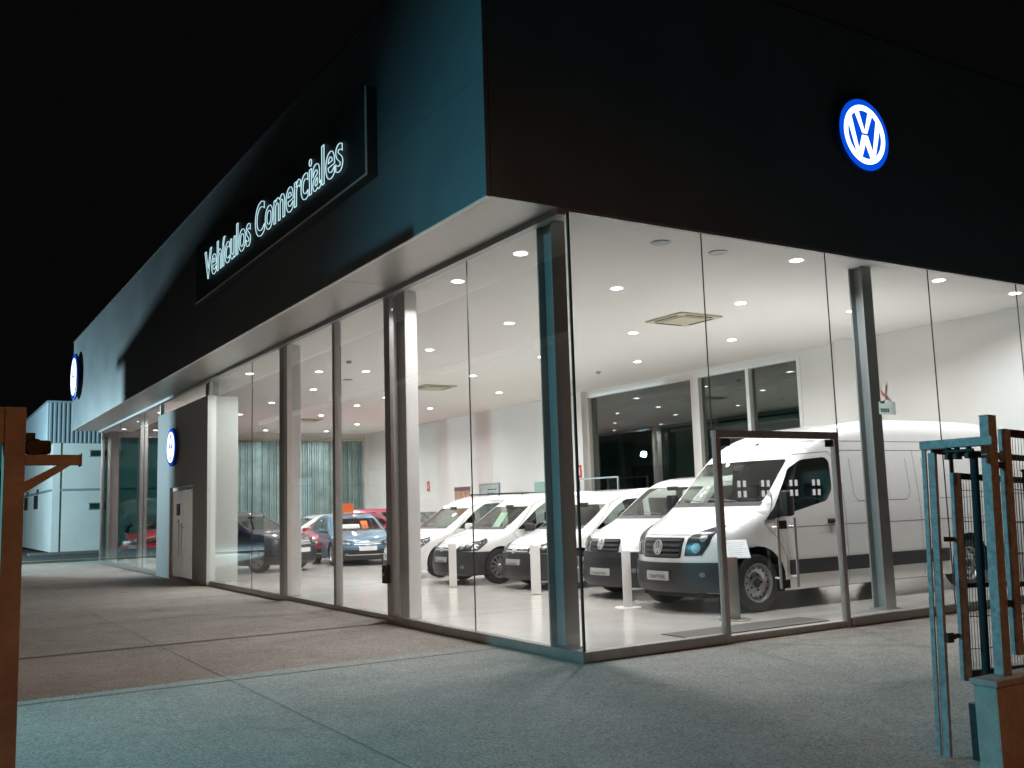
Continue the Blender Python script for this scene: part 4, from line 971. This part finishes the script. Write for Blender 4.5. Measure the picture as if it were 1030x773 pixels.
# sticker on the right glass
t = thing('window_sticker', 'green white and red bird shaped sticker on the right glass front', 'sticker', (5.11, -.0085, 2.70))
m = MB(); m.box(-.17, .17, -.003, 0, -.10, .07); m.build('white_label', M['stick_white'], t)
m = MB(); m.prism([(-.05, .075), (-.02, .30), (.03, .36), (.05, .30), (.02, .18), (.10, .10), (.12, .075)], 'y', -.003, 0); m.build('bird_shape', M['stick_white'], t)
m = MB(); m.prism([(-.03, .10), (-.005, .28), (.03, .32), (.035, .28), (.0, .16), (.08, .085), (.02, .10)], 'y', -.0045, -.0032); m.prism([(-.12, .24), (-.05, .18), (-.02, .13), (-.09, .15)], 'y', -.0045, -.0032); m.build('bird_outline', M['stick_red'], t)
vs, fs = text_mesh('SGS', .1, extrude=.0005) if False else ([], [])
m = MB(); m.prism([(-.15, .045), (-.12, .075), (-.04, .09), (-.06, .045)], 'y', -.0045, -.0032)
for k in range(4): m.box(-.14+.045*k, -.105+.045*k, -.0042, -.0032, -.07, -.02)
m.build('green_print', M['stick_green'], t)

# ------------------------------------------------------------------ neighbour and far building
t = thing('neighbouring_workshop', 'plain low workshop whose gutter corner shows at the left edge', 'building', (-5.72, 1.7, GZ))
m = MB(); m.box(-24, -.1, 0, 27.5, .005, 5.15); m.build('wall', M['neigh'], t)
rp = [(-24.1, 5.18), (-24.1, 5.42), (-2.2, 5.34), (0.0, 5.20), (0, 5.18)]
m = MB(); m.prism(rp, 'y', -.08, 27.56); m.build('roof', M['corr'], t)
m = MB(); m.box(.0, .12, -.1, 27.6, 5.06, 5.22, bev=.02); m.build('gutter', M['colmetal'], t)
for y in (4, 10, 16, 22):
    m = MB(); m.box(-.1, -.06, y, y+1.6, 1.4, 2.8); m.build('window', M['glass_dark'], t)
    m = MB(); m.box(-.1, -.05, y-.08, y-.001, 1.32, 2.88); m.box(-.1, -.05, y+1.601, y+1.68, 1.32, 2.88); m.build('window_frame', M['column'], t)

FY = 42.0; FX = -.25
t = thing('far_warehouse', 'pale two storey building with corrugated upper storey behind the forecourt', 'building', (FX, FY, GZ))
m = MB(); m.box(0, 24, 0, 30, .1, 5.2); m.build('wall', M['farwall'], t)
m = MB(); m.box(-.03, .3, -.05, .0, .1, 5.2); m.build('corner_pillar', M['farwall'], t)
def corrug(ax, a, b, c, z0, z1, dp=.04, p=.19):
    m = MB(); pts = []; x = a; i = 0
    while x < b:
        pts += [(x, 0), (x+p*.35, 0), (x+p*.5, dp), (x+p*.85, dp)]; x += p
    V = []; n = len(pts)
    for z in (z0, z1):
        for (u, d) in pts: V.append((u, c-d, z) if ax == 'x' else (c-d, u, z))
    m.add(V, [(i, i+1, n+i+1, n+i) for i in range(n-1)]); return m
corrug('x', -.30, 24, -.12, 5.22, 7.1).build('upper_cladding', M['corr'], t, fix=False)
corrug('y', -.12, 30, -.30, 5.22, 7.1).build('upper_cladding', M['corr'], t, fix=False)
m = MB(); m.box(-.28, 24, -.10, 30, 5.21, 7.08); m.build('upper_storey', M['corr'], t)
m = MB(); m.box(-.36, 24.1, -.2, 30.1, 7.1, 7.2); m.build('roof_edge', M['corr'], t)
m = MB(); m.box(-.02, 24, -.04, -.0, 2.95, 3.05); m.box(-.04, 0, 0.0, 30, 2.95, 3.05); m.build('band_course', M['corr'], t)
for (x, z) in ((1.95, 4.72), (6.2, 4.72), (1.95, 2.2), (6.2, 2.2)):
    m = MB(); m.box(x-.35, x+1.0, -.055, -.001, z-.13, z+.13); w = m.build('window', M['glass_dark'], t)
    m = MB(); m.box(x-.40, x+1.05, -.045, -.002, z-.17, z-.131); m.box(x-.4, x+1.05, -.045, -.002, z+.131, z+.17); m.build('frame', M['column'], w)
for y in (6, 11):
    m = MB(); m.box(-.05, 0, y, y+1.6, 2.2, 2.9); w = m.build('window', M['rust'], t)
    m = MB(); m.box(-.10, -.02, y-.3, y-.1, 2.95, 3.2); m.build('bracket', M['rust'], w)
m = MB(); m.box(-1, 24.0, -.9, -.06, 0.005, .12, bev=.01); m.build('plinth', M['joint'], t)

# ------------------------------------------------------------------ left gate post with arm
LX, LY = -5.70, -4.5
t = thing('gate_post', 'tall rust orange steel gate post with braced arm at the left edge', 'gate post', (LX, LY, GZ))
m = MB(); m.box(.0, .068, -.035, .055, .0, 2.03, bev=.004); m.build('post', M['post_paint'], t)
m = MB(); m.box(-.9, -.001, -.03, .05, 1.90, 2.03, bev=.004); m.build('top_rail', M['post_paint'], t)
m = MB(); m.box(.069, .25, -.02, .03, 1.825, 1.862, bev=.003); m.prism([(.069, 1.725), (.069, 1.765), (.175, 1.824), (.22, 1.824)], 'y', -.015, .02); m.box(.2505, .256, -.024, .034, 1.820, 1.866); m.build('braced_arm', M['post_paint'], t)
m = MB(); m.box(.070, .155, -.01, .035, 1.8645, 1.915, bev=.012); m.tube((.10, -.02, 1.89), (.10, .05, 1.89), .03); m.box(.070, .10, -.02, .03, 1.915, 1.94); m.build('guide_roller', M['rust'], t)

# ------------------------------------------------------------------ right gate group
def bxs(lst, name, mt, parent, bev=.003):
    m = MB()
    for b in lst: m.box(*b, bev=bev)
    return m.build(name, M[mt], parent)
# wall plinth and pillar
t = thing('low_wall', 'low rendered wall and pillar base under the fence at the right edge', 'wall', (0, 0, 0))
bxs([(-.53, 2.4, -4.86, -4.71, GZ, .405)], 'pillar', 'pillar', t, .012)
bxs([(-.545, 2.4, -4.875, -4.695, .4055, .445)], 'coping', 'pillar', t, .012)
LEAN = []
t = thing('gate_track_box', 'small dark upstand beside the pillar under the sliding gate', 'wall', (0, 0, 0))
bxs([(-.385, -.20, -4.62, -4.57, GZ, .26)], 'block', 'rust', t)
t = thing('guide_portal', 'narrow blue grey steel portal frame holding the sliding gate', 'gate frame', (0, 0, 0))
bxs([(-.495, -.480, -4.46, -4.43, GZ, 1.80), (-.476, -.448, -4.51, -4.462, GZ, 1.78)], 'post', 'blue_paint', t)
bxs([(-.505, -.44, -4.92, -4.425, 1.802, 1.855)], 'top_rail', 'blue_paint', t)
m = MB()
for y in (-4.60, -4.66, -4.74): m.tube((-.46, y, 1.755), (-.46, y, 1.80), .018); m.box(-.49, -.43, y-.012, y+.012, 1.73, 1.76)
m.tube((-.475, -4.58, 1.78), (-.475, -4.78, 1.78), .01); m.build('roller', M['rust'], t)
bxs([(-.462, -.40, -4.53, -4.511, .60, .66), (-.41, -.375, -4.53, -4.50, .62, .65)], 'hinge', 'rust', t)
t = thing('sliding_gate', 'steel gate leaf with wire mesh slid back behind the tall post', 'gate', (0, 0, 0))
bxs([(-.295, -.235, -4.53, -4.485, .36, 1.66)], 'stile', 'blue_paint', t); bxs([(-.234, 1.9, -4.52, -4.49, 1.62, 1.66), (-.234, 1.9, -4.52, -4.49, .37, .42), (-.234, 1.9, -4.52, -4.49, .93, .96)], 'rail', 'rust', t)
bxs([(-.40, 1.2, -4.47, -4.43, 1.78, 1.82)], 'hanging_rail', 'rust', t); [bxs([b_], 'hanger', 'rust', t) for b_ in ((-.27, -.235, -4.48, -4.47, 1.66, 1.78), (-.40, -.296, -4.50, -4.49, 1.22, 1.25), (-.40, -.296, -4.50, -4.49, .62, .65))]
m = MB(); x = -.215
while x < 1.9: m.tube((x, -4.505, .42), (x, -4.505, 1.62), .0022, 5); x += .032
for z in np.arange(.55, 1.62, .2): m.tube((-.234, -4.51, z), (1.9, -4.51, z), .0028, 5)
m.build('wire_mesh', M['wire'], t)
t = thing('round_post', 'dark round steel post between the gate leaf and the tall blue post', 'post', (-.23, -4.62, .26))
m = MB(); m.tube((0, 0, 0), (0, 0, 1.54), .025, 14); m.build('shaft', M['seat'], t, smooth=50)
m = MB(); m.box(-.05, .05, -.05, .05, -.338, -.002); m.build('footing', M['rust'], t)
t = thing('fence_post', 'tall square blue grey fence post on the rendered pillar', 'post', (-.345, -4.80, .447))
bxs([(.01, .095, 0.0, .062, 0, 1.57)], 'shaft', 'blue_paint', t); bxs([(.008, .097, -.002, .064, 1.5705, 1.577)], 'cap', 'blue_paint', t, .001)
t = thing('mesh_fence', 'framed wire mesh fence panel at the right edge of the picture', 'fence', (0, 0, 0))
bxs([(-.165, -.105, -4.80, -4.75, .54, 1.93)], 'stile', 'blue_paint', t); bxs([(-.104, 2.3, -4.80, -4.755, 1.885, 1.93), (-.104, 2.3, -4.80, -4.755, .54, .58)], 'rail', 'rust', t)
bxs([(-.268, -.166, -4.79, -4.76, 1.68, 1.72), (-.268, -.166, -4.79, -4.76, .83, .87)], 'hinge', 'rust', t)
m = MB(); x = -.085
while x < 2.3: m.tube((x, -4.777, .58), (x, -4.777, 1.885), .0022, 5); x += .032
for z in np.arange(.75, 1.88, .2): m.tube((-.104, -4.782, z), (2.3, -4.782, z), .0028, 5)
m.build('wire_mesh', M['wire'], t)
t = thing('notice_board', 'dark board seen from behind fixed to the fence at the right edge', 'board', (-.02, -4.84, .86))
bxs([(-.04, .9, -.01, .01, -.10, .80)], 'board', 'rust', t); bxs([(-.045, .91, -.014, .014, .8005, .815)], 'edge', 'rust', t, .001)

for n in ('guide_portal', 'sliding_gate', 'round_post', 'fence_post', 'mesh_fence', 'notice_board'):
    o = bpy.data.objects[n]; o.rotation_euler.y = .05; o.location.x += .05*o.location.z-.04

# ------------------------------------------------------------------ lights
def spot(name, loc, tgt, power, col, size=80, blend=.4, rad=.15):
    d = bpy.data.lights.new(name, 'SPOT'); d.energy = power; d.color = col; d.spot_size = math.radians(size); d.spot_blend = blend; d.shadow_soft_size = rad
    o = bpy.data.objects.new(name, d); COL.objects.link(o); o.location = loc; o.rotation_euler = (Vector(tgt)-Vector(loc)).to_track_quat('-Z', 'Y').to_euler(); return o
def point(name, loc, power, col, rad=.15):
    d = bpy.data.lights.new(name, 'POINT'); d.energy = power; d.color = col; d.shadow_soft_size = rad
    o = bpy.data.objects.new(name, d); COL.objects.link(o); o.location = loc; return o
point('flood_light', (-9.6, 36.4, 4.3), 8000, (.60, .90, 1.0), .16)
spot('mercury_street_light', (-14, 1.45, 5.62), (-2.3, -3.4, -.2), 5000, (.16, .68, .86), 88, 1.0, .12)
spot('sodium_street_light', (-3.5, -13, 6.5), (-1.8, -4.6, .3), 620, (1, .30, .045), 74, .8, .2)

spot('yard_fill_light', (-6.5, -9.5, 7.0), (-3.2, 9, 0), 850, (1, .66, .43), 48, .8, .2)  # unseen warm fill, added to lift the forecourt and portal
w = bpy.data.worlds.new('World'); SC.world = w; w.use_nodes = True
bg = w.node_tree.nodes['Background']; bg.inputs[0].default_value = (.85, .88, .95, 1); bg.inputs[1].default_value = .0022

# ------------------------------------------------------------------ camera
cam = bpy.data.cameras.new('camera'); co = bpy.data.objects.new('camera', cam); COL.objects.link(co); SC.camera = co
yaw, pitch, roll = .5556, .1241, -.0307
f = Vector((math.sin(yaw)*math.cos(pitch), math.cos(yaw)*math.cos(pitch), math.sin(pitch)))
r0 = Vector((math.cos(yaw), -math.sin(yaw), 0)); u0 = r0.cross(f)
rt = r0*math.cos(roll)+u0*math.sin(roll); up = -r0*math.sin(roll)+u0*math.cos(roll)
R3 = Matrix((rt, up, -f)).transposed()
co.matrix_world = Matrix.Translation((-5.9774, -8.3773, 1.55)) @ R3.to_4x4()
cam.sensor_fit = 'HORIZONTAL'; cam.sensor_width = 36; cam.lens = 36*977.79/1030
cam.clip_start = .05; cam.clip_end = 500
SC.view_settings.view_transform = 'Standard'; SC.view_settings.look = 'None'; SC.view_settings.exposure = 0; SC.view_settings.gamma = 1
SC.view_settings.use_curve_mapping = False
SC.render.engine = 'CYCLES'
cy = SC.cycles
cy.max_bounces = 10; cy.diffuse_bounces = 5; cy.glossy_bounces = 4; cy.transmission_bounces = 6; cy.transparent_max_bounces = 24
cy.sample_clamp_indirect = 6; cy.use_denoising = True; cy.caustics_reflective = False; cy.caustics_refractive = False
